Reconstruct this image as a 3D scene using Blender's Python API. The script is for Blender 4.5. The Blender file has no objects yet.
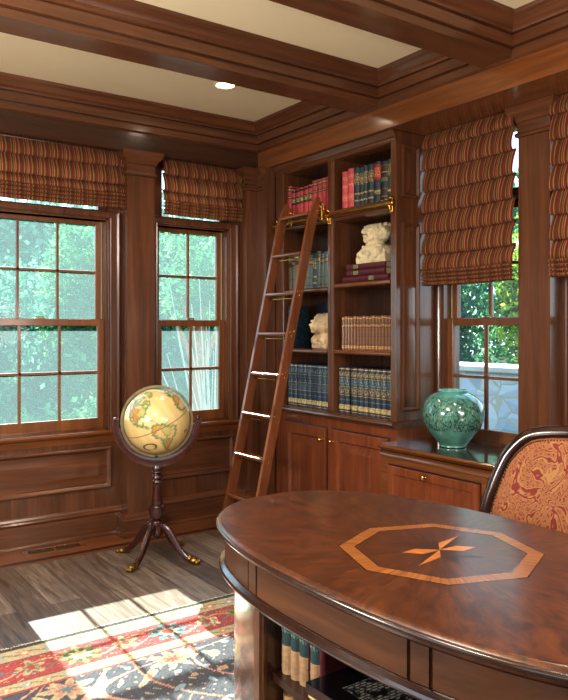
import bpy, bmesh, math, random
import numpy as np
from mathutils import Vector, Matrix

random.seed(7)
rng = np.random.default_rng(7)
SC = bpy.context.scene
COL = SC.collection
PI = math.pi


# ------------------------------------------------------------------ mesh helpers
class MB:
    def __init__(self):
        self.v = []
        self.f = []
        self.m = []
        self.cur = 0

    def add(self, vs, fs):
        o = len(self.v)
        self.v.extend([tuple(p) for p in vs])
        for q in fs:
            self.f.append(tuple(o + i for i in q))
            self.m.append(self.cur)
        return self

    def box(self, x0, x1, y0, y1, z0, z1):
        x0, x1 = min(x0, x1), max(x0, x1)
        y0, y1 = min(y0, y1), max(y0, y1)
        z0, z1 = min(z0, z1), max(z0, z1)
        vs = [(x0, y0, z0), (x1, y0, z0), (x1, y1, z0), (x0, y1, z0), (x0, y0, z1), (x1, y0, z1), (x1, y1, z1), (x0, y1, z1)]
        return self.add(vs, [(3, 2, 1, 0), (4, 5, 6, 7), (0, 1, 5, 4), (1, 2, 6, 5), (2, 3, 7, 6), (3, 0, 4, 7)])

    def bbox(self, x0, x1, y0, y1, z0, z1, b=0.003):
        """box with chamfered edges"""
        x0, x1 = min(x0, x1), max(x0, x1)
        y0, y1 = min(y0, y1), max(y0, y1)
        z0, z1 = min(z0, z1), max(z0, z1)
        bm = bmesh.new()
        bmesh.ops.create_cube(bm, size=1)
        for p in bm.verts:
            p.co = Vector(((x0 + x1) / 2 + p.co.x * (x1 - x0), (y0 + y1) / 2 + p.co.y * (y1 - y0), (z0 + z1) / 2 + p.co.z * (z1 - z0)))
        bmesh.ops.bevel(bm, geom=list(bm.edges), offset=b, segments=2, affect='EDGES', profile=0.5)
        bm.verts.index_update()
        self.add([p.co[:] for p in bm.verts], [tuple(q.index for q in f.verts) for f in bm.faces])
        bm.free()
        return self

    def prism(self, axis, pts, a0, a1, caps=True):
        """extrude a closed 2-D outline along an axis: x -> (y,z), y -> (x,z), z -> (x,y)"""
        n = len(pts)

        def P(a, p):
            return {'x': (a, p[0], p[1]), 'y': (p[0], a, p[1]), 'z': (p[0], p[1], a)}[axis]
        vs = [P(a0, p) for p in pts] + [P(a1, p) for p in pts]
        fs = [(i, (i + 1) % n, n + (i + 1) % n, n + i) for i in range(n)]
        if caps:
            fs += [tuple(range(n))[::-1], tuple(range(n, 2 * n))]
        return self.add(vs, fs)

    def loft(self, loops, cap=(True, True), closed=True):
        n = len(loops[0])
        vs = [p for l in loops for p in l]
        fs = []
        for k in range(len(loops) - 1):
            for i in range(n if closed else n - 1):
                j = (i + 1) % n
                fs.append((k * n + i, k * n + j, (k + 1) * n + j, (k + 1) * n + i))
        if cap[0]:
            fs.append(tuple(range(n))[::-1])
        if cap[1]:
            fs.append(tuple(range((len(loops) - 1) * n, len(loops) * n)))
        return self.add(vs, fs)

    def rect_loft(self, x0, x1, y0, y1, prof):
        """stack of rectangles growing by an offset: prof = [(offset, z), ...]"""
        return self.loft([[(x0 - o, y0 - o, z), (x1 + o, y0 - o, z), (x1 + o, y1 + o, z), (x0 - o, y1 + o, z)] for o, z in prof])

    def lathe(self, prof, c=(0, 0, 0), n=32, cap=(True, True)):
        loops = [[(c[0] + r * math.cos(2 * PI * i / n), c[1] + r * math.sin(2 * PI * i / n), c[2] + z) for i in range(n)] for r, z in prof]
        return self.loft(loops, cap)

    def tube(self, path, r, n=10, closed=False, cap=True, up=None, sec=None):
        """tube of radius r (number or list) along a path; sec = [(a,b)] custom section"""
        P = [Vector(p) for p in path]
        m = len(P)
        loops = []
        prev = None
        for i in range(m):
            if closed:
                t = (P[(i + 1) % m] - P[i - 1]).normalized()
            else:
                t = (P[min(i + 1, m - 1)] - P[max(i - 1, 0)]).normalized()
            if up is not None:
                a = Vector(up)
                a = (a - t * a.dot(t))
            elif prev is None:
                a = Vector((0, 0, 1)) if abs(t.z) < 0.9 else Vector((1, 0, 0))
                a = a - t * a.dot(t)
            else:
                a = prev - t * prev.dot(t)
            a.normalize()
            prev = a
            b = t.cross(a)
            rr = r[i] if isinstance(r, (list, tuple)) else r
            if sec:
                loops.append([P[i] + a * s[0] * rr + b * s[1] * rr for s in sec])
            else:
                loops.append([P[i] + (a * math.cos(2 * PI * k / n) + b * math.sin(2 * PI * k / n)) * rr for k in range(n)])
        if closed:
            loops.append(loops[0])
            return self.loft(loops, (False, False))
        return self.loft(loops, (cap, cap))

    def ball(self, c, r, seg=16, rings=10, rot=None):
        rx, ry, rz = r if isinstance(r, (tuple, list)) else (r, r, r)
        vs = []
        for i in range(1, rings):
            t = PI * i / rings
            for j in range(seg):
                p = 2 * PI * j / seg
                vs.append((rx * math.sin(t) * math.cos(p), ry * math.sin(t) * math.sin(p), rz * math.cos(t)))
        vs += [(0, 0, rz), (0, 0, -rz)]
        fs = []
        for i in range(rings - 2):
            for j in range(seg):
                k = (j + 1) % seg
                fs.append((i * seg + j, (i + 1) * seg + j, (i + 1) * seg + k, i * seg + k))
        T, B = len(vs) - 2, len(vs) - 1
        for j in range(seg):
            k = (j + 1) % seg
            fs.append((T, j, k))
            fs.append((B, (rings - 2) * seg + k, (rings - 2) * seg + j))
        out = []
        for p in vs:
            q = Vector(p)
            if rot is not None:
                q = rot @ q
            out.append((q.x + c[0], q.y + c[1], q.z + c[2]))
        return self.add(out, fs)

    def panel(self, o, u, v, n, u0, u1, v0, v1, steps, fill=True):
        """nested rectangles (inset, height) on the plane o + u,v with normal n"""
        o, u, v, n = Vector(o), Vector(u), Vector(v), Vector(n)
        loops = []
        for ins, h in steps:
            a0, a1, b0, b1 = u0 + ins, u1 - ins, v0 + ins, v1 - ins
            loops.append([o + u * a + v * b + n * h for a, b in ((a0, b0), (a1, b0), (a1, b1), (a0, b1))])
        return self.loft(loops, (False, fill))

    def mesh(self, name):
        me = bpy.data.meshes.new(name)
        me.from_pydata(self.v, [], self.f)
        bm = bmesh.new()
        bm.from_mesh(me)
        bmesh.ops.recalc_face_normals(bm, faces=bm.faces)
        bm.to_mesh(me)
        bm.free()
        if any(self.m):
            me.polygons.foreach_set('material_index', self.m)
        return me

    def build(self, name, mat, parent=None, smooth=None, loc=None, **props):
        me = self.mesh(name)
        for mm in (mat if isinstance(mat, (list, tuple)) else [mat]):
            me.materials.append(mm)
        if smooth is not None:
            me.polygons.foreach_set('use_smooth', [True] * len(me.polygons))
            if smooth < 180:
                me.set_sharp_from_angle(angle=math.radians(smooth))
        o = bpy.data.objects.new(name, me)
        COL.objects.link(o)
        if parent is not None:
            o.parent = parent
        if loc is not None:
            o.location = loc
        for k, val in props.items():
            o[k] = val
        return o


def tag(o, label=None, cat=None, group=None, kind=None):
    if label:
        o['label'] = label
    if cat:
        o['category'] = cat
    if group:
        o['group'] = group
    if kind:
        o['kind'] = kind
    return o


def thing(name, label=None, cat=None, loc=(0, 0, 0), rotz=0, group=None, kind=None):
    o = bpy.data.objects.new(name, None)
    o.empty_display_size = 0.05
    COL.objects.link(o)
    o.location = loc
    o.rotation_euler = (0, 0, rotz)
    return tag(o, label, cat, group, kind)


def copy_tree(o, parent=None):
    c = o.copy()
    COL.objects.link(c)
    c.parent = parent
    for ch in list(o.children):
        copy_tree(ch, c)
    return c


# ------------------------------------------------------------------ materials
def lin(r, g, b):
    def f(c):
        c /= 255.0
        return c / 12.92 if c <= 0.04045 else ((c + 0.055) / 1.055) ** 2.4
    return (f(r), f(g), f(b), 1.0)


class NT:
    def __init__(self, name):
        self.mat = bpy.data.materials.new(name)
        self.mat.use_nodes = True
        self.t = self.mat.node_tree
        self.t.nodes.clear()
        self.out = self.t.nodes.new('ShaderNodeOutputMaterial')

    def n(self, typ, **kw):
        nd = self.t.nodes.new('ShaderNode' + typ)
        for k, v in kw.items():
            if k.startswith('i_'):
                key = k[2:]
                key = int(key) if key.isdigit() else key.replace('_', ' ')
                s = nd.inputs[key]
                if hasattr(v, 'is_linked') or isinstance(v, bpy.types.NodeSocket):
                    self.t.links.new(v, s)
                else:
                    s.default_value = v
            else:
                setattr(nd, k, v)
        return nd

    def link(self, a, b):
        self.t.links.new(a, b)

    def ramp(self, fac, stops, interp='LINEAR'):
        r = self.t.nodes.new('ShaderNodeValToRGB')
        r.color_ramp.interpolation = interp
        e = r.color_ramp.elements
        while len(e) < len(stops):
            e.new(0.5)
        for i, (p, c) in enumerate(stops):
            e[i].position = p
            e[i].color = c
        self.link(fac, r.inputs[0])
        return r.outputs[0]

    def math(self, op, a, b=None, c=None):
        m = self.t.nodes.new('ShaderNodeMath')
        m.operation = op
        for i, x in enumerate((a, b, c)):
            if x is None:
                continue
            if isinstance(x, bpy.types.NodeSocket):
                self.link(x, m.inputs[i])
            else:
                m.inputs[i].default_value = x
        return m.outputs[0]

    def mix(self, fac, a, b, blend='MIX'):
        m = self.t.nodes.new('ShaderNodeMix')
        m.data_type = 'RGBA'
        m.blend_type = blend
        for s, x in ((m.inputs[0], fac), (m.inputs[6], a), (m.inputs[7], b)):
            if isinstance(x, bpy.types.NodeSocket):
                self.link(x, s)
            else:
                s.default_value = x
        return m.outputs[2]

    def coords(self, kind='Object', scale=(1, 1, 1), rot=(0, 0, 0), loc=(0, 0, 0)):
        tc = self.t.nodes.new('ShaderNodeTexCoord')
        mp = self.t.nodes.new('ShaderNodeMapping')
        mp.inputs['Scale'].default_value = scale
        mp.inputs['Rotation'].default_value = rot
        mp.inputs['Location'].default_value = loc
        self.link(tc.outputs[kind], mp.inputs[0])
        return mp.outputs[0]

    def noise(self, vec, scale, detail=4, rough=0.55, dist=0.0):
        return self.n('TexNoise', i_Vector=vec, i_Scale=scale, i_Detail=detail, i_Roughness=rough, i_Distortion=dist).outputs[0]

    def bsdf(self, color, rough=0.5, metal=0.0, coat=0.0, coat_rough=0.1, bump=None, bump_d=0.002, bump_s=0.3, spec=0.5):
        p = self.t.nodes.new('ShaderNodeBsdfPrincipled')
        for key, x in (('Base Color', color), ('Roughness', rough), ('Metallic', metal), ('Coat Weight', coat), ('Coat Roughness', coat_rough), ('Specular IOR Level', spec)):
            s = p.inputs[key]
            if isinstance(x, bpy.types.NodeSocket):
                self.link(x, s)
            else:
                s.default_value = x
        if bump is not None:
            b = self.t.nodes.new('ShaderNodeBump')
            b.inputs['Strength'].default_value = bump_s
            b.inputs['Distance'].default_value = bump_d
            self.link(bump, b.inputs['Height'])
            self.link(b.outputs[0], p.inputs['Normal'])
        self.link(p.outputs[0], self.out.inputs[0])
        return p


WOODC = {}


def wood(axis='z', tone='mahogany', rough=0.27, coat=0.45):
    key = (axis, tone, rough, coat)
    if key in WOODC:
        return WOODC[key]
    tones = {
        'mahogany': ((56, 32, 20), (94, 57, 35), (126, 80, 51)),
        'warm': ((76, 44, 22), (116, 69, 35), (148, 92, 48)),
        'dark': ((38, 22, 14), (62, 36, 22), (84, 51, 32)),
        'globe': ((26, 9, 8), (56, 20, 15), (84, 34, 24)),
        'counter': ((30, 17, 12), (48, 27, 18), (66, 38, 26)),
        'desk': ((42, 24, 14), (80, 48, 27), (110, 69, 40)),
        'case': ((58, 32, 18), (104, 62, 36), (136, 86, 52)),
        'door': ((84, 42, 22), (120, 64, 36), (146, 84, 50)),
        'ladder': ((84, 46, 25), (118, 68, 39), (142, 88, 54)),
        'inlay': ((128, 72, 24), (176, 108, 42), (204, 136, 62)),
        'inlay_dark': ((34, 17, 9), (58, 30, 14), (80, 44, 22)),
    }[tone]
    m = NT('wood_%s_%s' % (tone, axis))
    st = {'x': (0.6, 9, 9), 'y': (9, 0.6, 9), 'z': (9, 9, 0.6)}[axis]
    fine = {'x': (4, 90, 90), 'y': (90, 4, 90), 'z': (90, 90, 4)}[axis]
    v1 = m.coords('Object', st)
    v2 = m.coords('Object', fine)
    a = m.noise(v1, 1.3, 5, 0.6, 1.2)
    b = m.noise(v2, 1.0, 3, 0.6)
    f = m.math('ADD', m.math('MULTIPLY', a, 0.66), m.math('MULTIPLY', b, 0.24))
    c = m.ramp(f, [(0.2, lin(*tones[0])), (0.46, lin(*tones[1])), (0.76, lin(*tones[2]))])
    m.bsdf(c, rough, 0, coat, 0.12, bump=b, bump_d=0.001, bump_s=0.12)
    WOODC[key] = m.mat
    return m.mat


def plain(name, rgb, rough=0.5, metal=0.0, coat=0.0, noise=0.0, nscale=20, spec=0.5):
    m = NT(name)
    c = lin(*rgb)
    if noise:
        f = m.noise(m.coords(), nscale, 4)
        lo = tuple(x * (1 - noise) for x in c[:3]) + (1,)
        hi = tuple(min(1, x * (1 + noise)) for x in c[:3]) + (1,)
        col = m.ramp(f, [(0.3, lo), (0.7, hi)])
    else:
        col = c
    m.bsdf(col, rough, metal, coat, spec=spec)
    return m.mat


BRASS = plain('brass', (206, 164, 84), 0.22, 1.0, noise=0.1)
BRONZE = plain('dark_bronze', (158, 150, 118), 0.3, 1.0, noise=0.2)
ANTIQUE = plain('antique_brass', (150, 118, 62), 0.38, 1.0, noise=0.25, nscale=60)
CEIL = plain('ceiling_paint', (226, 214, 182), 0.85, noise=0.02, nscale=3)
PLASTER = plain('room_plaster', (168, 132, 96), 0.9)
PAPER = plain('page_paper', (206, 190, 150), 0.9, noise=0.1, nscale=80)
BLACK = plain('black_print_and_gap_shade', (18, 15, 13), 0.4)
WM = {a: wood(a, 'mahogany') for a in 'xyz'}
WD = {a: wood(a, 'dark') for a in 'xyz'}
WW = {a: wood(a, 'warm') for a in 'xyz'}
WC = {a: wood(a, 'case', 0.4, 0.2) for a in 'xyz'}


def glass_material(name, tint, haze, hazecol):
    m = NT(name)
    tr = m.n('BsdfTransparent', i_Color=tint)
    gl = m.n('BsdfGlossy', i_Color=(1, 1, 1, 1), i_Roughness=0.02)
    tl = m.n('BsdfTranslucent', i_Color=hazecol)
    a = m.n('MixShader', i_Fac=haze)
    m.link(tr.outputs[0], a.inputs[1])
    m.link(tl.outputs[0], a.inputs[2])
    lw = m.n('LayerWeight', i_Blend=0.12)
    b = m.n('MixShader', i_Fac=lw.outputs['Fresnel'])
    m.link(a.outputs[0], b.inputs[1])
    m.link(gl.outputs[0], b.inputs[2])
    m.link(b.outputs[0], m.out.inputs[0])
    return m.mat


GLASS_L = glass_material('hazy_window_glass', (0.80, 0.96, 0.96, 1), 0.07, (0.6, 0.97, 1.0, 1))
GLASS_R = glass_material('clear_window_glass', (0.92, 0.99, 1.0, 1), 0.05, (0.8, 0.95, 1.0, 1))

# ------------------------------------------------------------------ room shell
RX0, RY0, ZC = -5.8, -7.2, 3.0
WR = 0.37            # plane of the right (window) wall
FZ0, FZ1 = 2.66, 2.81


def floor_build():
    # plank floor material
    m = NT('oak_plank_floor')
    tc = m.coords('Object', (1, 1, 1), (0, 0, PI / 2))
    br = m.n('TexBrick', i_Vector=tc, i_Scale=1.0, offset=0.37, offset_frequency=2, squash=1.0)
    br.inputs['Brick Width'].default_value = 1.7
    br.inputs['Row Height'].default_value = 0.165
    br.inputs['Mortar Size'].default_value = 0.0022
    br.inputs['Mortar Smooth'].default_value = 0.3
    br.inputs['Bias'].default_value = 0.0
    br.inputs['Color1'].default_value = (0.1, 0.1, 0.1, 1)
    br.inputs['Color2'].default_value = (0.9, 0.9, 0.9, 1)
    br.inputs['Mortar'].default_value = (0.5, 0.5, 0.5, 1)
    sep = m.n('SeparateColor', i_Color=br.outputs['Color'])
    g = m.noise(m.coords('Object', (14, 1.1, 14)), 1.6, 6, 0.62, 1.5)
    g2 = m.noise(m.coords('Object', (110, 5, 110)), 1.0, 3, 0.6)
    f = m.math('ADD', m.math('MULTIPLY', g, 0.62), m.math('MULTIPLY', sep.outputs[0], 0.2))
    f = m.math('ADD', f, m.math('MULTIPLY', g2, 0.24))
    c = m.ramp(f, [(0.34, lin(52, 41, 34)), (0.54, lin(100, 84, 72)), (0.74, lin(150, 136, 122))])
    c = m.mix(br.outputs['Fac'], c, lin(30, 20, 15))
    m.bsdf(c, 0.36, 0, 0.25, 0.2, bump=br.outputs['Fac'], bump_d=0.002, bump_s=-0.3)
    stripe = plain('inlay_stripe', (38, 17, 12), 0.4, coat=0.3, noise=0.2)
    border = wood('x', 'warm', 0.38, 0.25)
    mb = MB()
    by = -0.268
    mb.cur = 0
    mb.box(RX0, WR, RY0, by - 0.09, -0.05, 0)
    mb.cur = 1
    mb.box(RX0, WR, by - 0.045, by, -0.05, 0)
    mb.cur = 2
    mb.box(RX0, WR, by - 0.09, by - 0.045, -0.05, 0)
    mb.box(RX0, WR, by, 0.0, -0.05, 0)
    return tag(mb.build('floor', [m.mat, stripe, border]), kind='structure')


floor_build()
tag(MB().box(RX0, WR, RY0, 0, ZC, ZC + 0.1).build('ceiling', CEIL), kind='structure')

# windows on the left wall: (centre, half glass width, columns); local x along the wall
SILL, GB, GT, MR0, MR1 = 0.73, 0.811, 2.15, 1.448, 1.497
WIN_L = [(-1.702, 0.396, 3), (-0.5775, 0.2425, 2)]
WIN_R = [(-1.912, 0.255, 2), (-2.83, 0.255, 2)]
HO = 0.062           # hole margin past the glass


def wall_with_holes(name, along0, along1, holes, place, mat):
    mb = MB()
    z1 = ZC
    cuts = sorted((c - h - HO, c + h + HO) for c, h, _ in holes)
    a = along0
    for c0, c1 in cuts:
        place(mb, a, c0, 0, z1)
        place(mb, c0, c1, 0, SILL - 0.002)
        place(mb, c0, c1, 2.64, z1)
        a = c1
    place(mb, a, along1, 0, z1)
    return tag(mb.build(name, mat), kind='structure')


wall_left = wall_with_holes('wall_left', RX0, WR + 0.15, WIN_L, lambda mb, a, b, z0, z1: mb.box(a, b, 0, 0.15, z0, z1), WM['z'])
wall_right = wall_with_holes('wall_right', RY0, 0.0, [(c, h, n) for c, h, n in WIN_R],
                             lambda mb, a, b, z0, z1: mb.box(WR, WR + 0.15, a, b, z0, z1), WM['z'])
# the two walls behind the viewer, each with broad openings to the daylight
mb = MB()
mb.box(RX0, WR, RY0 - 0.15, RY0, 0, 0.8)
mb.box(RX0, WR, RY0 - 0.15, RY0, 2.5, ZC)
for a, b in ((RX0, -5.0), (-3.6, -2.6), (-1.2, WR)):
    mb.box(a, b, RY0 - 0.15, RY0, 0.8, 2.5)
tag(mb.build('wall_front', PLASTER), kind='structure')
mb = MB()
mb.box(RX0 - 0.15, RX0, RY0, 0.15, 0, 0.5)
mb.box(RX0 - 0.15, RX0, RY0, 0.15, 2.6, ZC)
for a, b in ((RY0, -6.0), (-4.2, -3.2), (-1.2, 0.15)):
    mb.box(RX0 - 0.15, RX0, a, b, 0.5, 2.6)
tag(mb.build('wall_side', PLASTER), kind='structure')

# wainscot on the left wall
RAISED = [(0, 0.0), (0.0, 0.014), (0.006, 0.02), (0.016, 0.02), (0.03, 0.005), (0.033, -0.008), (0.04, -0.008), (0.09, 0.008), (0.094, 0.008)]
PIL = [(-2.49, -2.287), (-1.155, -0.952)]
BAYS = [(-2.287, -1.155), (-0.952, -0.179), (-3.6, -2.49), (-5.7, -3.6)]
for a, b in BAYS:
    mb = MB()
    mb.panel((0, -0.0085, 0), (1, 0, 0), (0, 0, 1), (0, -1, 0), a + 0.075, b - 0.075 if b < -0.2 else b - 0.06, 0.33, 0.615, RAISED)
    mb.build('raised_panel', wood('x', 'mahogany'), wall_left, smooth=20)
    # sill shelf (stool) and its apron moulding
    prof = [(0.0, 0.648), (-0.012, 0.648), (-0.014, 0.66), (-0.022, 0.672), (-0.026, 0.69), (-0.044, 0.697), (-0.052, 0.706),
            (-0.056, 0.716), (-0.052, 0.727), (-0.044, 0.731), (0.0, 0.731)]
    MB().prism('x', prof, a + 0.001, b - 0.001).build('window_stool', WW['x'], wall_left, smooth=30)
# baseboard
mb = MB()
prof = [(0, 0), (-0.036, 0), (-0.036, 0.012), (-0.03, 0.022), (-0.024, 0.026), (-0.024, 0.15), (-0.03, 0.155), (-0.034, 0.165), (-0.028, 0.176),
        (-0.018, 0.182), (-0.014, 0.196), (-0.006, 0.2), (0, 0.2)]
for a, b in BAYS:
    mb.prism('x', prof, a, b)
tag(mb.build('baseboard_left', WM['x'], smooth=25), kind='structure')

CAP = [(0.0, 2.49), (0.012, 2.494), (0.016, 2.505), (0.012, 2.516), (0.004, 2.52), (0.004, 2.572), (0.012, 2.576), (0.018, 2.588), (0.022, 2.6),
       (0.036, 2.614), (0.046, 2.626), (0.05, 2.634), (0.05, 2.659)]
PLI = [(0.052, 0.0), (0.052, 0.03), (0.048, 0.038), (0.036, 0.042), (0.036, 0.105), (0.04, 0.11), (0.036, 0.122), (0.022, 0.13), (0.014, 0.146), (0.004, 0.15), (0.0, 0.152)]


def pilaster(idx, x0, x1, y0, y1, zbase=0.0, plinth=True, axis='z'):
    root = tag(thing('trim_%d' % idx), kind='structure')
    MB().box(x0, x1, y0, y1, zbase, 2.659).build('shaft', WM['z'], root)
    MB().rect_loft(x0, x1, y0, y1, CAP).build('capital', WM['x' if axis == 'x' else 'y'], root, smooth=25)
    if plinth:
        MB().rect_loft(x0, x1, y0, y1, PLI).build('plinth', WM['x'], root, smooth=25)
    return root


k = 1
for a, b in PIL:
    pilaster(k, a, b, -0.12, -0.001, axis='x')
    k += 1
# corner: a narrow pilaster that steps forward to the bookcase
root = tag(thing('trim_%d' % k), kind='structure')
k += 1
MB().prism('z', [(-0.179, -0.001), (-0.179, -0.12), (-0.085, -0.12), (-0.085, -0.245), (-0.002, -0.245), (-0.002, -0.001)], 0, 2.659).build('shaft', WM['z'], root)
MB().rect_loft(-0.179, -0.085, -0.12, -0.02, CAP).rect_loft(-0.085, -0.052, -0.19, -0.1, CAP).build('capital', WM['x'], root, smooth=25)
MB().rect_loft(-0.179, -0.085, -0.12, -0.06, PLI).rect_loft(-0.085, -0.055, -0.19, -0.1, PLI).build('plinth', WM['x'], root, smooth=25)
for a, b in ((-2.475, -2.272), (-3.395, -3.19)):
    pilaster(k, 0.25, WR - 0.001, a, b, 0.734, False, axis='y')
    k += 1

# frieze, crown and coffer beams
CROWN = [(0.0, 2.795), (0.010, 2.80), (0.020, 2.806), (0.020, 2.844), (0.010, 2.846), (0.010, 2.853), (0.036, 2.855), (0.036, 2.908), (0.026, 2.910), (0.026, 2.916), (0.048, 2.918), (0.050, 2.928),
         (0.056, 2.934), (0.066, 2.94), (0.074, 2.955), (0.086, 2.972), (0.1, 2.982), (0.104, 3.0), (0.0, 3.0)]
YF, XF = -0.10, -0.066
mb = MB()
mb.box(RX0, WR, YF, 0, FZ0, 3.0)
root = tag(mb.build('trim_%d' % k, WD['x']), kind='structure')
MB().prism('x', [(YF - o, z) for o, z in CROWN], RX0, XF).build('crown_moulding', WM['x'], root, smooth=25)
k += 1
mb = MB()
mb.box(XF, WR, RY0, YF - 0.0005, FZ0, 3.0)
root = tag(mb.build('trim_%d' % k, WW['y']), kind='structure')
MB().prism('y', [(XF - o, z) for o, z in CROWN], RY0, YF).build('crown_moulding', WM['y'], root, smooth=25)
k += 1
for yc in (-1.40, -2.39, -3.8, -5.2):
    left = [(yc - 0.072 - o, z) for o, z in CROWN[:-1]]
    right = [(yc + 0.072 + o, z) for o, z in CROWN[:-1]]
    left[0], right[0] = (yc - 0.072, 2.806), (yc + 0.072, 2.806)
    left = [(yc - 0.06, 2.806)] + left[2:]
    right = [(yc + 0.06, 2.806)] + right[2:]
    mb = MB()
    mb.prism('x', left[::-1] + right, RX0, XF - 0.001)
    tag(mb.build('trim_%d' % k, WM['x'], smooth=25), kind='structure')
    k += 1

# ------------------------------------------------------------------ windows


def window(idx, cu, hw, cols, place, glass):
    """local x along the wall, y outward, z up"""
    root = tag(thing('window_%d' % idx), kind='structure')
    place(root, cu)
    W, DW = wood('z', 'warm', 0.35, 0.3), WM['z']
    zt = GT + 0.042
    # casing round the opening: nested mouldings, open in the middle
    mb = MB()
    hw_o = hw + HO
    cas = [(-0.085, 0.0), (-0.085, -0.022), (-0.075, -0.026), (-0.062, -0.02), (-0.02, -0.02), (-0.012, -0.016), (-0.004, -0.02), (0.0, -0.012), (0.0, 0.03)]
    loops = []
    for ins, d in cas:
        a = hw_o + 0.0 - ins if False else hw_o - ins
        a = hw_o + (-ins) - 0.006
        top = zt - ins * 0.58 if ins < 0 else zt - ins
        loops.append([(-a, d, SILL + 0.002), (-a, d, top), (a, d, top), (a, d, SILL + 0.002)])
    mb.loft(loops, (False, False), closed=False)
    mb.build('casing', WM['z'], root, smooth=20)
    # jamb lining with a pale weather strip
    mb = MB()
    a = hw + HO - 0.006
    mb.box(-a, -a + 0.012, 0.0, 0.15, SILL, zt)
    mb.box(a - 0.012, a, 0.0, 0.15, SILL, zt)
    mb.box(-a, a, 0.0, 0.15, zt - 0.012, zt)
    mb.box(-a, a, 0.0, 0.15, SILL - 0.002, SILL + 0.012)
    mb.build('jamb', WM['z'], root)
    mb = MB()
    for s in (-1, 1):
        mb.box(s * (a - 0.014), s * (a - 0.019), 0.068, 0.076, MR1, zt - 0.014)
    mb.build('sash_track', plain('sash_track', (178, 170, 140), 0.5), root)

    def sash(name, y0, z0, z1, zb, ztop, stile):
        s = MB()
        s.bbox(-hw - stile, -hw, y0, y0 + 0.034, z0, z1, 0.003)
        s.bbox(hw, hw + stile, y0, y0 + 0.034, z0, z1, 0.003)
        s.bbox(-hw, hw, y0, y0 + 0.034, z0, zb, 0.003)
        s.bbox(-hw, hw, y0, y0 + 0.034, ztop, z1, 0.003)
        so = s.build(name, W, root)
        mm = MB()
        for i in range(1, cols):
            x = -hw + 2 * hw * i / cols
            mm.prism('z', [(x - 0.011, y0 + 0.017), (x - 0.007, y0 + 0.004), (x + 0.007, y0 + 0.004), (x + 0.011, y0 + 0.017), (x + 0.007, y0 + 0.03), (x - 0.007, y0 + 0.03)], zb, ztop)
        zm = (zb + ztop) / 2
        mm.prism('x', [(y0 + 0.017, zm - 0.011), (y0 + 0.004, zm - 0.007), (y0 + 0.004, zm + 0.007), (y0 + 0.017, zm + 0.011), (y0 + 0.03, zm + 0.007), (y0 + 0.03, zm - 0.007)], -hw, hw)
        mm.build('muntin_grid', W, so)
        MB().add([(-hw, y0 + 0.017, zb), (hw, y0 + 0.017, zb), (hw, y0 + 0.017, ztop), (-hw, y0 + 0.017, ztop)], [(0, 1, 2, 3)]).build('glass_pane', glass, so)
        return so
    sash('lower_sash', 0.034, SILL + 0.004, MR1 - 0.004, GB, MR0, 0.044)
    sash('upper_sash', 0.078, MR0 + 0.002, zt - 0.012, MR1, GT, 0.044)
    # fixed transom light above, mostly behind the shade
    tb = MB()
    tb.bbox(-a, a, 0.002, 0.11, zt - 0.012, 2.25, 0.003)
    tb.bbox(-a, a, 0.03, 0.11, 2.605, 2.64, 0.003)
    tb.bbox(-a, -hw, 0.03, 0.11, 2.25, 2.605, 0.003)
    tb.bbox(hw, a, 0.03, 0.11, 2.25, 2.605, 0.003)
    to = tb.build('transom_frame', DW, root)
    MB().add([(-hw, 0.07, 2.25), (hw, 0.07, 2.25), (hw, 0.07, 2.605), (-hw, 0.07, 2.605)], [(0, 1, 2, 3)]).build('glass_pane', glass, to)
    # sash lock on the meeting rail
    lk = MB()
    lk.bbox(-0.03, 0.03, 0.04, 0.062, MR1 - 0.004, MR1 + 0.004, 0.002)
    lk.tube([(-0.022, 0.05, MR1 + 0.01), (0.0, 0.048, MR1 + 0.012), (0.03, 0.044, MR1 + 0.01)], 0.005, 8)
    lk.build('sash_lock', BRONZE, root, smooth=40)
    return root


def place_left(root, c):
    root.location = (c, 0, 0)


def place_right(root, c):
    root.location = (WR, c, 0)
    root.rotation_euler = (0, 0, -PI / 2)


for i, (c, h, n) in enumerate(WIN_L):
    window(i + 1, c, h, n, place_left, GLASS_L)
for i, (c, h, n) in enumerate(WIN_R):
    window(i + 3, c, h, n, place_right, GLASS_R)

# ------------------------------------------------------------------ roman shades
def shade_material():
    m = NT('striped_shade_cloth')
    tc = m.n('TexCoord')
    sp = m.n('SeparateXYZ', i_Vector=tc.outputs['Object'])
    u = m.math('FRACT', m.math('MULTIPLY', sp.outputs[0], 1 / 0.082))
    R, O, T, D, G, B = lin(136, 34, 44), lin(94, 82, 40), lin(170, 134, 84), lin(44, 22, 17), lin(64, 64, 36), lin(104, 66, 38)
    st = [(0, R), (.11, D), (.14, O), (.22, T), (.255, O), (.33, R), (.36, D), (.39, B), (.44, D), (.46, R), (.55, G), (.63, T), (.66, O), (.73, D), (.76, R), (.83, T), (.86, D), (.89, O), (.96, T)]
    c = m.ramp(u, st, 'CONSTANT')
    weave = m.noise(m.coords('Object', (900, 300, 300)), 1.0, 2)
    c = m.mix(m.math('MULTIPLY', weave, 0.3), c, lin(110, 80, 50), 'MULTIPLY')
    p = m.bsdf(c, 0.85, spec=0.2)
    tl = m.n('BsdfTranslucent', i_Color=c)
    mx = m.n('MixShader', i_Fac=0.05)
    m.link(p.outputs[0], mx.inputs[1])
    m.link(tl.outputs[0], mx.inputs[2])
    m.link(mx.outputs[0], m.out.inputs[0])
    return m.mat


SHADE = shade_material()


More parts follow.
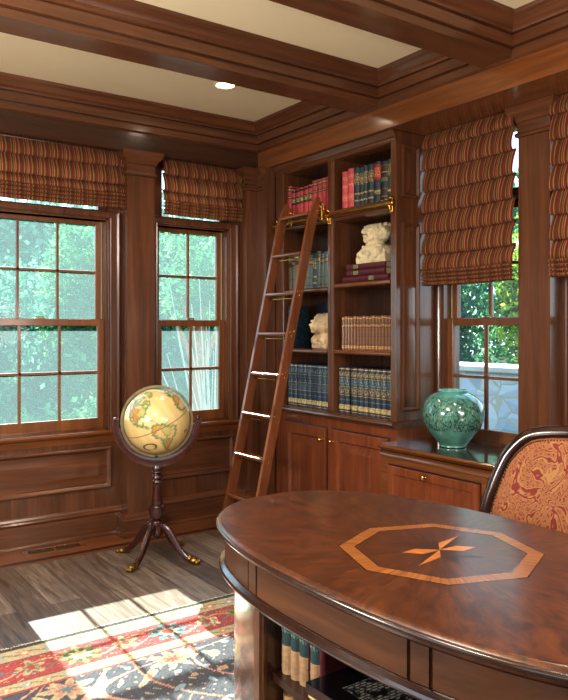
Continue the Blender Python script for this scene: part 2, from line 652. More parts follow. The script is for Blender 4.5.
def roman_shade(label, place, c, w, ztop, tiers, roll_h, bulge=0.03, group=None):
    """tiers: z of each pleat's lower edge, from the top; then a gathered roll at the bottom"""
    root = thing('roman_shade', label, 'window shade', group=group)
    place(root, c)
    NU = 72
    prof = []          # (y, z, waviness)
    y0 = -0.035
    z = ztop
    prof.append((y0, z, 0.0))
    for zb in tiers:
        h = z - zb
        for t in (0.08, 0.2, 0.35, 0.5, 0.65, 0.8, 0.92):
            prof.append((y0 - bulge * 1.3 * math.sin(PI * (0.04 + 0.58 * t)) ** 1.2, z - h * t, 1.0))
        prof += [(y0 - bulge * 1.12, zb + 0.002, 1.0), (y0 - bulge * 0.85, zb - 0.005, 1.0), (y0 - bulge * 0.5, zb - 0.004, 1.0), (y0 - bulge * 0.1, zb + 0.008, 0.5), (y0 + 0.004, zb + 0.004, 0.2)]
        z = zb
    n_body = len(prof)

    def sheet(profile, name, parent):
        vs, fs = [], []
        for i, (y, zz, wv) in enumerate(profile):
            for j in range(NU + 1):
                s = j / NU
                x = (s - 0.5) * w
                wob = 0.0035 * math.sin(19 * s + i * 0.25) + 0.003 * math.sin(47 * s + 1.3 + i * 0.4)
                sag = -0.006 * math.sin(PI * s) * wv
                edge = 0.004 * wv * (1 if s in (0, 1) else 0) * (1 if s > 0.5 else -1)
                vs.append((x + edge, y + wob * wv, zz + sag + 0.3 * wob * wv))
        for i in range(len(profile) - 1):
            for j in range(NU):
                a = i * (NU + 1) + j
                fs.append((a, a + 1, a + NU + 2, a + NU + 1))
        mb_ = MB()
        mb_.add(vs, fs)
        return mb_.build(name, SHADE, parent, smooth=180)
    sheet(prof, 'pleated_cloth', root)
    # gathered roll
    r = []
    nn = 4
    for q in range(nn):
        za = z - roll_h * q / nn
        zb2 = z - roll_h * (q + 1) / nn
        depth = bulge * (1.5 - 0.12 * q)
        r += [(y0 - 0.004, za, 0.3), (y0 - depth * 0.8, za - 0.002, 0.8), (y0 - depth * 1.3, (za + zb2) / 2, 1.0), (y0 - depth * 1.1, zb2 + 0.002, 1.0)]
    r += [(y0 - bulge * 0.7, z - roll_h - 0.006, 1.0), (y0, z - roll_h + 0.004, 1.0)]
    sheet(r, 'gathered_hem', root)
    MB().box(-w / 2 + 0.004, w / 2 - 0.004, -0.028, -0.008, ztop - 0.02, ztop + 0.018).build('head_rail', WM['x'], root)
    return root


roman_shade('wide red and olive striped roman shade over the three-column window, pulled up short', place_left, -1.722, 1.118, 2.655, [2.555, 2.435, 2.370], 0.10)
roman_shade('narrow striped roman shade over the two-column window beside the ladder', place_left, -0.5235, 0.648, 2.655, [2.55, 2.43, 2.362], 0.10)
TR = [2.565, 2.43, 2.295, 2.163, 2.032, 1.9, 1.80]
roman_shade('long striped roman shade hanging low above the green vase', lambda r, c: (setattr(r, 'location', (0.278, c, 0)), setattr(r, 'rotation_euler', (0, 0, -PI / 2))), -1.9195, 0.684, 2.655, TR, 0.095, 0.027)
roman_shade('striped roman shade cut off by the picture edge beyond the right pilaster', lambda r, c: (setattr(r, 'location', (0.278, c, 0)), setattr(r, 'rotation_euler', (0, 0, -PI / 2))), -2.832, 0.66, 2.655, TR, 0.095, 0.027)

# ------------------------------------------------------------------ downlights
LAMP = NT('lamp_lens')
e = LAMP.n('Emission', i_Color=(1.0, 0.86, 0.66, 1), i_Strength=14.0)
LAMP.link(e.outputs[0], LAMP.out.inputs[0])
WHITE = plain('lamp_trim_white', (236, 230, 214), 0.5)


def downlight(x, y, label, power=14):
    root = thing('recessed_downlight', label, 'ceiling light', (x, y, ZC))
    MB().lathe([(0.058, -0.0005), (0.074, -0.0005), (0.072, -0.006), (0.064, -0.008), (0.056, -0.004)], n=32, cap=(False, False)).build('trim_ring', WHITE, root, smooth=40)
    MB().lathe([(0.057, -0.002), (0.03, -0.004), (0.001, -0.0045)], n=24).build('lens', LAMP.mat, root, smooth=60)
    ld = bpy.data.lights.new('downlight_lamp', 'SPOT')
    ld.energy = power
    ld.color = (1.0, 0.84, 0.64)
    ld.spot_size = math.radians(125)
    ld.spot_blend = 0.9
    ld.shadow_soft_size = 0.05
    lo = bpy.data.objects.new('downlight_lamp', ld)
    COL.objects.link(lo)
    lo.location = (0, 0, -0.02)
    lo.parent = root
    return root


downlight(-0.77, -0.79, 'lit round recessed ceiling light in the cream coffer above the ladder', 24)
for x, y in ((-2.9, -0.79), (-2.9, -1.9), (-0.8, -3.1), (-2.9, -3.1), (-0.8, -4.5), (-2.9, -4.5)):
    downlight(x, y, 'recessed ceiling light in one of the other coffers, away from the ladder', 24)['group'] = 'ceiling lights of the other coffers'

# ------------------------------------------------------------------ bookcase (built in)
BX, BY0, BY1 = 0.0, -1.56, -0.25
OPEN = [(-0.883, -0.351), (-1.509, -0.953)]        # left bay, right bay (y ranges)
bc = thing('bookcase', 'tall built-in mahogany bookcase of two open bays full of books', 'bookcase', (BX, BY0, 0.847))


def wb(mb, name, mat, root, smooth=None, **kw):
    """build a mesh given in world coordinates under an unrotated root"""
    L = root.location
    mb.v = [(p[0] - L[0], p[1] - L[1], p[2] - L[2]) for p in mb.v]
    return mb.build(name, mat, root, smooth, **kw)


Z0, Z1 = 0.848, 2.658
mb = MB()
mb.bbox(0, 0.34, BY0, BY0 + 0.049, Z0, Z1, 0.003)                     # right side
wb(mb, 'side_panel', WM['z'], bc)
mb = MB().bbox(0, 0.34, OPEN[0][1], BY1, Z0, Z1, 0.003)
wb(mb, 'side_panel', WM['z'], bc)
mb = MB().bbox(0, 0.34, OPEN[1][1], OPEN[0][0], Z0, 2.595, 0.004)
mb.panel((-0.001, 0, 0), (0, 1, 0), (0, 0, 1), (-1, 0, 0), OPEN[1][1] + 0.012, OPEN[0][0] - 0.012, Z0 + 0.01, 2.58, [(0, 0), (0.004, 0.006), (0.016, 0.008)])
wb(mb, 'divider', WM['z'], bc, 20)
mb = MB()
mb.bbox(0, 0.34, OPEN[1][0], OPEN[0][1], 2.592, Z1, 0.003)
mb.prism('y', [(0, 2.60), (-0.006, 2.602), (-0.01, 2.612), (-0.006, 2.624), (-0.014, 2.636), (-0.03, 2.65), (-0.034, 2.658), (0, 2.658)], BY0, BY1)
wb(mb, 'top_rail', WM['y'], bc, 25)
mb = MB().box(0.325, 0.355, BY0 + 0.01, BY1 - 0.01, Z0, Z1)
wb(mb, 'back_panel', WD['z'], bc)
SHELVES = [(0, 1.722), (0, 1.283), (1, 1.738), (1, 1.285)]
for bay, zt in SHELVES:
    a, b = OPEN[bay]
    mb = MB().bbox(0.012, 0.325, a + 0.001, b - 0.001, zt - 0.03, zt, 0.004)
    mb.tube([(0.012, a + 0.001, zt - 0.015), (0.012, b - 0.001, zt - 0.015)], 0.015, 10)
    wb(mb, 'shelf', WW['y'], bc, 35)
for bay in (0, 1):
    a, b = OPEN[bay]
    mb = MB().bbox(0.0, 0.325, a - 0.0, b + 0.0, 2.165, 2.243, 0.004)
    mb.prism('y', [(0, 2.17), (-0.012, 2.172), (-0.016, 2.182), (-0.008, 2.192), (-0.004, 2.236), (0, 2.24)], a, b)
    wb(mb, 'fixed_shelf', WM['y'], bc, 30)
mb = MB().box(0.0, 0.325, OPEN[1][0], OPEN[0][1], Z0 + 0.0005, Z0 + 0.008)
wb(mb, 'bottom_board', WM['y'], bc)
# raised panels of the side that faces the window
for z0, z1 in ((0.91, 2.09), (2.25, 2.58)):
    mb = MB().panel((0, BY0, 0), (1, 0, 0), (0, 0, 1), (0, -1, 0), 0.045, 0.2, z0, z1, [(0, 0), (0, 0.010), (0.012, 0.014), (0.022, 0.004), (0.026, 0.0), (0.06, 0.009)])
    wb(mb, 'raised_side_panel', WM['z'], bc, 20)

# base cabinet
DOORW = wood('z', 'door', 0.2, 0.6)
cab = thing('base_cabinet', 'mahogany base cabinet with two panelled doors below the bookcase', 'cabinet', (0, BY0, 0))
mb = MB().box(0.004, 0.35, BY0, BY1, 0.0, 0.80)
wb(mb, 'carcass', DOORW, cab)
prof = [(0.355, 0.80), (0.0, 0.80), (-0.01, 0.803), (-0.014, 0.812), (-0.022, 0.82), (-0.034, 0.824), (-0.038, 0.832), (-0.034, 0.842), (-0.026, 0.8465), (0.355, 0.8465)]
wb(MB().prism('y', prof, BY0 - 0.0, BY1), 'ledge_top', WM['y'], cab, 30)
wb(MB().prism('y', [(0.004, 0.0), (-0.02, 0.0), (-0.02, 0.09), (-0.012, 0.1), (-0.004, 0.11), (0.004, 0.11)], BY0, BY1), 'base_moulding', WM['y'], cab, 30)
DOORST = [(0, 0), (0, 0.02), (0.003, 0.023), (0.072, 0.023), (0.076, 0.019), (0.084, 0.003), (0.09, 0.003), (0.14, 0.02), (0.144, 0.02)]


def knob(parent, p, n=(-1, 0, 0)):
    mb = MB().lathe([(0.003, 0.0), (0.009, 0.001), (0.009, 0.003), (0.005, 0.006), (0.005, 0.014), (0.010, 0.018), (0.014, 0.024), (0.013, 0.03), (0.006, 0.034), (0.001, 0.035)], n=16)
    R = Vector((0, 0, 1)).rotation_difference(Vector(n)).to_matrix()
    mb.v = [tuple(R @ Vector(q) + Vector(p)) for q in mb.v]
    return mb.build('knob', BRASS, parent, smooth=60)


for a, b, kn, hy in ((-0.877, -0.371, -0.843, -0.366), (-1.5, -0.932, -0.962, -1.504)):
    mb = MB().panel((0.002, 0, 0), (0, 1, 0), (0, 0, 1), (-1, 0, 0), a, b, 0.13, 0.738, DOORST)
    d = wb(mb, 'door', DOORW, cab, 20)
    wb(MB().box(0.0025, 0.0036, a - 0.005, b + 0.005, 0.125, 0.745), 'painted_gap_shade', BLACK, cab)  # thin black sheet painting in the shade round the door edge
    knob(d, (-0.019, kn - BY0, 0.657))
    for hz in (0.29, 0.62):
        h = MB().tube([(-0.008, hy - BY0, hz - 0.026), (-0.008, hy - BY0, hz + 0.026)], 0.0055, 10)
        h.ball((-0.008, hy - BY0, hz + 0.029), 0.006, 10, 6).ball((-0.008, hy - BY0, hz - 0.029), 0.006, 10, 6)
        h.build('hinge', BRASS, d, smooth=50)

# window counter and the drawer cabinets below
CY1 = -1.563
wt = thing('window_counter', 'dark glossy wooden counter top running under the window, holding the vase', 'counter', (0, CY1, 0))
prof = [(0.366, 0.697), (-0.13, 0.697), (-0.142, 0.7), (-0.148, 0.708), (-0.156, 0.711), (-0.162, 0.718), (-0.162, 0.726), (-0.156, 0.732), (-0.150, 0.733), (0.366, 0.733)]
wb(MB().prism('y', prof, -5.2, CY1), 'counter_nosing', wood('y', 'warm', 0.2, 0.6), wt, 30)
wb(MB().box(-0.148, 0.366, -5.2, CY1 - 0.004, 0.7331, 0.7336), 'counter_top_surface', wood('y', 'counter', 0.1, 0.8), wt)
wb(MB().prism('y', [(-0.128, 0.655), (-0.136, 0.657), (-0.139, 0.668), (-0.134, 0.678), (-0.14, 0.686), (-0.15, 0.696), (-0.128, 0.696)], -5.2, CY1 - 0.002), 'edge_moulding', WW['y'], wt, 30)
units = [(CY1, -2.36, 'drawer cabinet with one panelled drawer under the green vase'), (-2.36, -3.16, 'panelled drawer cabinet behind the armchair back'),
         (-3.16, -3.96, 'panelled drawer cabinet beside the one behind the armchair')]
for b, a, lab in units:
    u = thing('drawer_cabinet', 'mahogany ' + lab, 'cabinet', (0, b, 0))
    wb(MB().box(-0.127, 0.36, a + 0.001, b - 0.001, 0.0, 0.654), 'carcass', WW['y'], u)
    mb = MB().panel((-0.128, 0, 0), (0, 1, 0), (0, 0, 1), (-1, 0, 0), a + 0.04, b - 0.072, 0.30, 0.612, [(0, 0), (0, 0.016), (0.003, 0.019), (0.045, 0.019), (0.05, 0.015), (0.056, 0.005), (0.06, 0.005), (0.105, 0.016), (0.108, 0.016)])
    d = wb(mb, 'drawer', DOORW, u, 20)
    wb(MB().box(-0.1285, -0.1272, a + 0.034, b - 0.066, 0.294, 0.619), 'painted_gap_shade', BLACK, u)  # black sheet that draws a line of shade round the drawer front
    knob(d, (-0.147, (a + 0.04 + b - 0.072) / 2 - b + (0.03 if b == CY1 else 0), 0.588))
    mb = MB().panel((-0.128, 0, 0), (0, 1, 0), (0, 0, 1), (-1, 0, 0), a + 0.04, b - 0.072, 0.12, 0.285, [(0, 0), (0, 0.016), (0.003, 0.019), (0.03, 0.019), (0.035, 0.01), (0.05, 0.015)])
    d = wb(mb, 'drawer', WW['y'], u, 20)
    wb(MB().box(-0.142, -0.126, a + 0.001, b - 0.001, 0, 0.1), 'base_moulding', WM['y'], u)

# ------------------------------------------------------------------ brass ladder rail
RZ, RXX = 2.206, -0.034
rail = thing('ladder_rail', 'polished brass ladder rail fixed across the bookcase front', 'rail', (0, BY0, RZ))
wb(MB().tube([(RXX, -1.555, RZ), (RXX, -0.28, RZ)], 0.0095, 14), 'rail_tube', BRASS, rail, 60)
for y in (-1.532, -0.918, -0.30):
    mb = MB().bbox(-0.0145, -0.0097, y - 0.012, y + 0.012, RZ - 0.055, RZ + 0.04, 0.002)
    mb.tube([(-0.0165, y, RZ - 0.04), (-0.0185, y, RZ - 0.045), (-0.03, y, RZ - 0.03), (RXX, y, RZ - 0.008)], [0.006, 0.007, 0.008, 0.008], 10)
    mb.tube([(RXX, y - 0.016, RZ), (RXX, y + 0.016, RZ)], 0.015, 14)
    mb.ball((-0.021, y, RZ + 0.034), 0.011, 12, 8).ball((-0.019, y, RZ - 0.05), 0.009, 12, 8)
    wb(mb, 'bracket', BRASS, rail, 50)
wb(MB().ball((RXX, -1.56, RZ), 0.013, 14, 10), 'end_finial', BRASS, rail, 60)
wb(MB().ball((RXX, -0.272, RZ), 0.013, 14, 10), 'end_finial', BRASS, rail, 60)

# ------------------------------------------------------------------ library ladder
WL = wood('z', 'ladder', 0.32, 0.35)
LY0, LY1 = -0.478, -0.87


def lfx(z):
    return -0.206 - (1.942 - z) * 0.2265


lad = thing('library_ladder', 'leaning wooden library ladder hooked on the brass bookcase rail', 'ladder', (-0.6, -0.685, 0))
SD = 0.066
SCREW = MB().ball((0, 0, 0), (0.0058, 0.002, 0.0058), 8, 6).mesh('brass_screw')
SCREW.materials.append(BRASS)
for yo, yi in ((LY0, LY0 - 0.026), (LY1, LY1 + 0.026)):
    front = [(lfx(z), z) for z in (0.012, 0.5, 1.0, 1.5, 2.0, 2.18)]
    top = [(-0.128, 2.24), (-0.104, 2.295), (-0.082, 2.33), (-0.068, 2.345), (-0.06, 2.338), (-0.056, 2.315)]
    back = [(min(lfx(z) + SD, -0.052), z) for z in (2.24, 2.18, 2.0, 1.5, 1.0, 0.5, 0.012)]
    ysign = (yo, yi) if yo > yi else (yi, yo)
    mb = MB().prism('y', front + top + back, ysign[1], ysign[0])
    s = wb(mb, 'stile', WL, lad, 30)
    # brass screws at every rung, each a piece of its own
    side = -1 if yo == LY1 else 1
    for q in range(8):
        z = 0.289 + 0.278 * q
        for dx, dz in ((0.018, 0.002), (0.050, 0.008), (0.036, -0.024)):
            so_ = bpy.data.objects.new('brass_screw', SCREW)
            COL.objects.link(so_)
            so_.parent = s
            so_.location = (lfx(z) + dx + 0.6, yo + side * 0.001 + 0.685, z + dz)
for q in range(8):
    z = 0.289 + 0.278 * q
    x = lfx(z)
    d = 0.075 if q else 0.16
    x1 = min(x + d, -0.05)
    nose = [(x + 0.004 - 0.011 * math.sin(PI * i / 10), z - 0.009 - 0.0125 * math.cos(PI * i / 10)) for i in range(11)]
    mb = MB().prism('y', nose + [(x1 - 0.006, z + 0.0035), (x1, z - 0.003), (x1, z - 0.016), (x1 - 0.006, z - 0.0215)], LY1 + 0.026, LY0 - 0.026)
    r = wb(mb, 'rung', wood('y', 'ladder', 0.22, 0.6), lad, 35)
    if q:
        mb = MB().tube([(x + 0.03, LY1 + 0.026, z - 0.042), (x + 0.03, LY0 - 0.026, z - 0.042)], 0.0045, 10)
        mb.v = [(p[0] + 0.6, p[1] + 0.685, p[2]) for p in mb.v]
        mb.build('support_rod', BRASS, r, smooth=60)
for y in (LY0 - 0.05, LY1 - 0.012):
    mb = MB()
    mb.bbox(-0.062, -0.054, y - 0.014, y + 0.014, RZ - 0.03, RZ + 0.1, 0.002)
    mb.tube([(-0.058, y, RZ + 0.1), (-0.045, y, RZ + 0.085), (-0.034, y, RZ + 0.05), (-0.034, y, RZ + 0.02)], 0.006, 10)
    mb.tube([(RXX, y - 0.012, RZ + 0.028), (RXX, y + 0.012, RZ + 0.028)], 0.0165, 16)
    mb.tube([(RXX - 0.012, y - 0.01, RZ - 0.024), (RXX - 0.012, y + 0.01, RZ - 0.024)], 0.012, 14)
    mb.ball((-0.06, y, RZ + 0.065), 0.011, 12, 8)
    wb(mb, 'roller_hook', BRASS, lad, 50)

# ------------------------------------------------------------------ books
def band_mat(name, base, bands, rough=0.5, ink=None):
    """bands: (z0, z1, colour, grain) as fractions of the spine height"""
    m = NT(name)
    tc = m.n('TexCoord')
    sp = m.n('SeparateXYZ', i_Vector=tc.outputs['Generated'])
    z = sp.outputs[2]
    n = m.noise(m.coords('Object'), 40, 3)
    b = lin(*base)
    col = m.ramp(n, [(0.3, tuple(x * 0.75 for x in b[:3]) + (1,)), (0.7, tuple(x * 1.2 for x in b[:3]) + (1,))])
    tex = m.n('TexVoronoi', i_Vector=m.coords('Object', (1, 1, 1)), i_Scale=170.0).outputs[0]
    for z0, z1, cc, grain in bands:
        k = m.math('MULTIPLY', m.math('GREATER_THAN', z, z0), m.math('LESS_THAN', z, z1))
        if grain:
            k = m.math('MULTIPLY', k, m.math('GREATER_THAN', tex, grain))
        col = m.mix(k, col, lin(*cc))
    m.bsdf(col, rough, coat=0.1)
    return m.mat


GOLD = (190, 158, 92)
M_RED = band_mat('red_cloth_spine', (172, 56, 62), [(.63, .72, (26, 14, 14), 0), (.84, .95, (26, 14, 14), 0), (.655, .69, GOLD, .5), (.87, .92, GOLD, .5), (.1, .11, GOLD, 0)])
M_RED2 = band_mat('red_cloth_spine_low_label', (176, 58, 64), [(.48, .74, (26, 14, 14), 0), (.88, .96, (26, 14, 14), 0), (.55, .7, GOLD, .55), (.06, .07, GOLD, 0)])
M_PINK = band_mat('rose_cloth_spine', (190, 74, 78), [(.2, .35, (206, 130, 110), .5), (.55, .62, (214, 150, 120), .5), (.75, .85, (206, 130, 110), .55)])
M_NAVY = band_mat('navy_cloth_spine', (24, 44, 56), [(.55, .85, GOLD, .6), (.3, .34, GOLD, .45), (.12, .16, GOLD, .45)])
M_NAVYR = band_mat('navy_spine_red_label', (22, 42, 52), [(.55, .93, (150, 28, 26), 0), (.62, .86, (200, 150, 90), .6), (.2, .3, GOLD, .5)])
M_DARKB = band_mat('black_spine_copper_bands', (28, 28, 28), [(.1, .12, (180, 104, 52), 0), (.3, .31, (180, 104, 52), 0), (.72, .745, (190, 110, 56), 0), (.9, .91, (180, 104, 52), 0), (.5, .6, (150, 140, 110), .55)])
M_GREEN = band_mat('green_cloth_spine', (36, 66, 40), [(.2, .25, GOLD, 0), (.6, .9, GOLD, .6)])
M_TEAL = band_mat('grey_teal_spine', (84, 100, 92), [(.06, .09, (40, 56, 54), 0), (.7, .86, (36, 50, 50), 0), (.74, .82, GOLD, .5), (.3, .32, (40, 56, 54), 0), (.93, .96, (36, 50, 50), 0)])
M_TAN = band_mat('tan_spine', (120, 92, 58), [(.7, .82, (60, 36, 20), 0), (.3, .32, (60, 36, 20), 0), (.9, .93, (190, 160, 100), 0)])
M_LEATHER = band_mat('brown_leather_spine', (112, 72, 40), [(.93, .955, (196, 150, 84), 0), (.66, .80, (74, 42, 22), 0), (.69, .77, (190, 140, 76), .55), (.05, .08, (188, 140, 78), 0), (.1, .12, (230, 190, 120), .4), (.4, .41, (60, 34, 18), 0)])
M_ENCY = band_mat('navy_gilt_spine', (20, 32, 52), [(.955, .972, GOLD, 0), (.80, .9, (190, 166, 104), .6), (.76, .77, GOLD, 0), (.60, .74, (120, 160, 168), .64), (.57, .58, GOLD, 0), (.42, .55, (190, 166, 104), .62), (.385, .395, GOLD, 0), (.28, .295, (96, 130, 140), .3), (.08, .18, (196, 176, 116), .4), (.03, .04, GOLD, 0)], 0.4)
M_ENCYL = band_mat('blue_gilt_spine', (18, 40, 66), [(.955, .972, (168, 180, 150), 0), (.80, .9, (120, 160, 160), .66), (.76, .77, GOLD, 0), (.60, .74, (100, 146, 156), .7), (.57, .58, GOLD, 0), (.42, .55, (110, 150, 156), .68), (.385, .395, GOLD, 0), (.28, .295, (96, 130, 140), .3), (.08, .18, (206, 186, 126), .4), (.03, .04, GOLD, 0)], 0.4)
M_PURPLE = band_mat('maroon_cloth', (84, 30, 42), [])
M_DNAVY = plain('dark_navy_board', (10, 26, 38), 0.5, noise=0.15)
M_NAVYS = band_mat('narrow_navy_spine', (14, 38, 54), [(.1, .9, (120, 160, 160), .8)])
BCACHE = {}


def book(label, mat, loc, t, h, d, group=None, rot=None, name='book', tilt=0.0, back=False, spine_r=0.12):
    """spine faces local -x at x=0; thickness along y (centred), height along z"""
    key = (mat.name, round(t, 4), round(h, 3), round(d, 3))
    root = thing(name, label, 'book', loc, 0, group)
    if rot is not None:
        root.rotation_euler = rot
    if tilt:
        root.rotation_euler = (tilt, 0, 0)
    if key not in BCACHE:
        c = 0.0022
        a = MB()
        n = 6
        hy = t / 2
        bu = 0.006 + 0.16 * t
        outer = [(d, -hy), (bu, -hy)] + [(bu - bu * math.sin(PI * i / n) ** 0.8, -hy + t * i / n) for i in range(1, n)] + [(bu, hy), (d, hy)]
        inner = [(d, hy - c), (bu + 0.002, hy - c), (bu + 0.002, -hy + c), (d, -hy + c)]
        a.prism('z', outer + inner, 0.0, h)
        # raised bands on the spine
        for zf in (0.12, 0.32, 0.56, 0.78):
            a.tube([(bu - 0.0005 - bu * math.sin(PI * i / n) ** 0.8, -hy + t * i / n, h * zf) for i in range(1, n)], 0.0016, 6)
        cov = a.mesh('cover')
        cov.materials.append(mat)
        p = MB().box(bu + 0.0025, d - 0.004, -hy + c + 0.0002, hy - c - 0.0002, 0.003, h - 0.004).mesh('page_block')
        p.materials.append(PAPER)
        BCACHE[key] = (cov, p)
    for nm, me in zip(('cover', 'page_block'), BCACHE[key]):
        o = bpy.data.objects.new(nm, me)
        COL.objects.link(o)
        o.parent = root
    return root


ORD = ['first', 'second', 'third', 'fourth', 'fifth', 'sixth', 'seventh', 'eighth', 'ninth', 'tenth', 'eleventh', 'twelfth', 'thirteenth', 'fourteenth', 'fifteenth', 'sixteenth', 'seventeenth', 'eighteenth']
GAPB = 0.0022


def row(edges, mats, heights, z, x, d, labels, group):
    for i in range(len(edges) - 1):
        y0, y1 = edges[i], edges[i + 1]
        if mats[i] is None:
            continue
        book(labels[i], mats[i], (x + random.uniform(0, 0.006), (y0 + y1) / 2, z), abs(y1 - y0) - GAPB, heights[i], d, group)


# upper left: red set
e = [-0.356, -0.41, -0.457, -0.512, -0.557, -0.611, -0.664, -0.72, -0.771, -0.822, -0.878]
hs = [0.256, 0.222, 0.222, 0.224, 0.226, 0.228, 0.248, 0.25, 0.25, 0.25]
ms = [M_RED, M_RED2, M_RED2, M_RED2, M_RED2, M_RED2, M_RED, M_RED, M_RED, M_RED]
row(e, ms, hs, 2.2445, 0.02, 0.2, [f'{ORD[i]} from left of the red books with black labels on the top left shelf' for i in range(10)], 'red books on the top left shelf')
# upper right
e = [-1.0, -1.057, -1.121, -1.176, -1.222, -1.262, -1.316, -1.377, -1.444, -1.498]
hs = [0.252, 0.262, 0.258, 0.25, 0.256, 0.254, 0.26, 0.25, 0.252]
ms = [M_PINK, M_PINK, M_NAVY, M_NAVY, M_NAVY, M_NAVY, M_NAVYR, M_DARKB, M_GREEN]
lb = ['left one of the two rose red books on the top right shelf', 'right one of the two rose red books on the top right shelf',
      'navy book right beside the rose red pair on the top right shelf', 'second navy book after the rose red pair on the top shelf',
      'thinner navy book with gilt title, third after the rose red pair', 'navy book just left of the one with a red spine label',
      'navy book with a bright red spine label on the top right shelf', 'black book with copper bands on the top right shelf', 'green book at the right end of the top right shelf']
row(e, ms, hs, 2.2445, 0.02, 0.2, lb, 'books on the top right shelf')
# second left shelf
n = 12
e = list(np.linspace(-0.356, -0.878, n + 1))
ms = [M_TAN, M_TEAL, M_TAN, M_DARKB, M_TAN, M_TEAL, M_TEAL, M_NAVY, M_TEAL, M_TEAL, M_TEAL, M_TEAL]
hs = [0.25 + 0.01 * ((i * 7) % 3 - 1) for i in range(n)]
row(e, ms, hs, 1.7235, 0.03, 0.19, [f'{ORD[i]} from left of the tan and grey-green books behind the ladder' for i in range(n)], 'tan and grey-green books behind the ladder')
# right: brown leather set
n = 17
e = list(np.linspace(-0.986, -1.5, n + 1))
row(e, [M_LEATHER] * n, [0.222 + 0.003 * ((i * 5) % 3) for i in range(n)], 1.2865, 0.03, 0.17, [f'{ORD[i]} from left of the brown leather volumes on the right bay shelf' for i in range(n)], 'brown leather volumes')
# bottom shelves
n = 9
e = list(np.linspace(-0.356, -0.878, n + 1))
row(e, [M_ENCYL] * n, [0.31] * n, 0.857, 0.022, 0.23, [f'{ORD[i]} from left of the blue gilt volumes on the left bottom shelf' for i in range(n)], 'blue gilt volumes in the left bay')
e = [-0.957, -1.011, -1.069, -1.087, -1.148, -1.209, -1.264, -1.323, -1.377, -1.433, -1.5]
n = 10
lab = []
q = 0
for i in range(n):
    lab.append(f'{ORD[q]} from left of the navy gilt volumes on the right bottom shelf')
    if i != 2:
        q += 1
ms = [M_ENCY] * n
ms[2] = None
row(e, ms, [0.31] * n, 0.857, 0.022, 0.23, lab, 'navy gilt volumes in the right bay')
# stack of three maroon books, spines outward, lying flat
zz = 1.7395
for i, (y0, y1, h, lb) in enumerate(((-1.463, -1.012, 0.040, 'bottom maroon book of the flat stack below the pale bust'), (-1.428, -1.052, 0.042, 'middle maroon book of the flat stack below the pale bust'),
                                     (-1.430, -1.050, 0.040, 'top maroon book of the flat stack, directly under the bust'))):
    b = book(lb, M_PURPLE, (0.025, y1, zz + h / 2), h - 0.001, abs(y1 - y0), 0.25, 'maroon books lying flat', rot=(PI / 2, 0, 0))
    lx0 = 0.08 if i else 0.27
    mb = MB()
    for r_ in range(3):
        for c_ in range(3):
            mb.box(-0.0042, -0.0015, -0.012 + r_ * 0.009, -0.005 + r_ * 0.009, lx0 + c_ * 0.017, lx0 + 0.012 + c_ * 0.017)
    mb.build('gilt_stamp', plain('gilt_stamp', (150, 160, 110), 0.45, 0.4), b)
    zz += h
# left third shelf: dark face-out book, narrow navy books
book('large dark navy book standing cover outward behind the lion bust', M_DNAVY, (0.26, -0.44, 1.2845), 0.03, 0.335, 0.425, rot=(0, 0, -PI / 2))
for i in range(2):
    book(('outer' if i == 0 else 'inner') + ' narrow navy book at the left end beside the dark cover, seen past the ladder', M_NAVYS, (0.03, -0.372 - i * 0.031, 1.2845), 0.029, 0.315, 0.16, 'narrow navy books at the left end')

# ------------------------------------------------------------------ stone busts
def stone_mat(name, rgb):
    m = NT(name)
    v = m.coords()
    n = m.noise(v, 25, 6, 0.65)
    c = lin(*rgb)
    col = m.ramp(n, [(0.25, tuple(x * 0.45 for x in c[:3]) + (1,)), (0.5, c), (0.8, tuple(min(1, x * 1.15) for x in c[:3]) + (1,))])
    m.bsdf(col, 0.75, bump=m.noise(v, 120, 4), bump_d=0.003, bump_s=0.5)
    return m.mat


def sculpt(mb, name, mat, parent, vox=0.004):
    o = mb.build(name, mat, parent, smooth=180)
    md = o.modifiers.new('fuse', 'REMESH')
    md.mode = 'VOXEL'
    md.voxel_size = vox
    md.use_smooth_shade = True
    sm = o.modifiers.new('soften', 'SMOOTH')
    sm.iterations = 3
    return o


# classical bust, face in profile toward the ladder (local +y), 0.255 tall
ZB = zz + 0.0008
bust = thing('stone_bust', 'weathered pale stone bust with curly hair on the maroon book stack', 'sculpture', (0.13, -1.238, ZB))
bust.scale = (1.1, 1.16, 1.03)
bm_ = MB()
bm_.prism('x', [(-0.13, 0), (0.118, 0), (0.122, 0.035), (0.105, 0.075), (0.07, 0.1), (0.045, 0.112), (-0.07, 0.118), (-0.12, 0.09)], -0.055, 0.055)
for y, z_, r in ((0.085, 0.06, .045), (0.04, 0.085, .05), (-0.03, 0.09, .05), (-0.09, 0.07, .045)):
    bm_.ball((0, y, z_), (0.07, r, r * 0.8))
bm_.ball((0.0, 0.0, 0.125), (0.048, 0.06, 0.04))                       # neck
bm_.ball((0.0, -0.022, 0.19), (0.062, 0.092, 0.062))                  # skull and hair
bm_.ball((0.0, 0.035, 0.163), (0.046, 0.048, 0.048))                  # face
bm_.ball((0.0, 0.072, 0.186), (0.036, 0.03, 0.016))                   # brow
bm_.ball((0.0, 0.092, 0.17), (0.013, 0.018, 0.015))                   # nose
bm_.ball((0.0, 0.072, 0.146), (0.02, 0.013, 0.008))                   # mouth
bm_.ball((0.0, 0.062, 0.128), (0.024, 0.02, 0.014))                   # chin
for s_ in (-1, 1):
    bm_.ball((s_ * 0.042, 0.04, 0.156), (0.014, 0.024, 0.024))          # cheeks
    bm_.ball((s_ * 0.06, -0.012, 0.162), (0.010, 0.016, 0.022))         # ears
rs = random.Random(3)
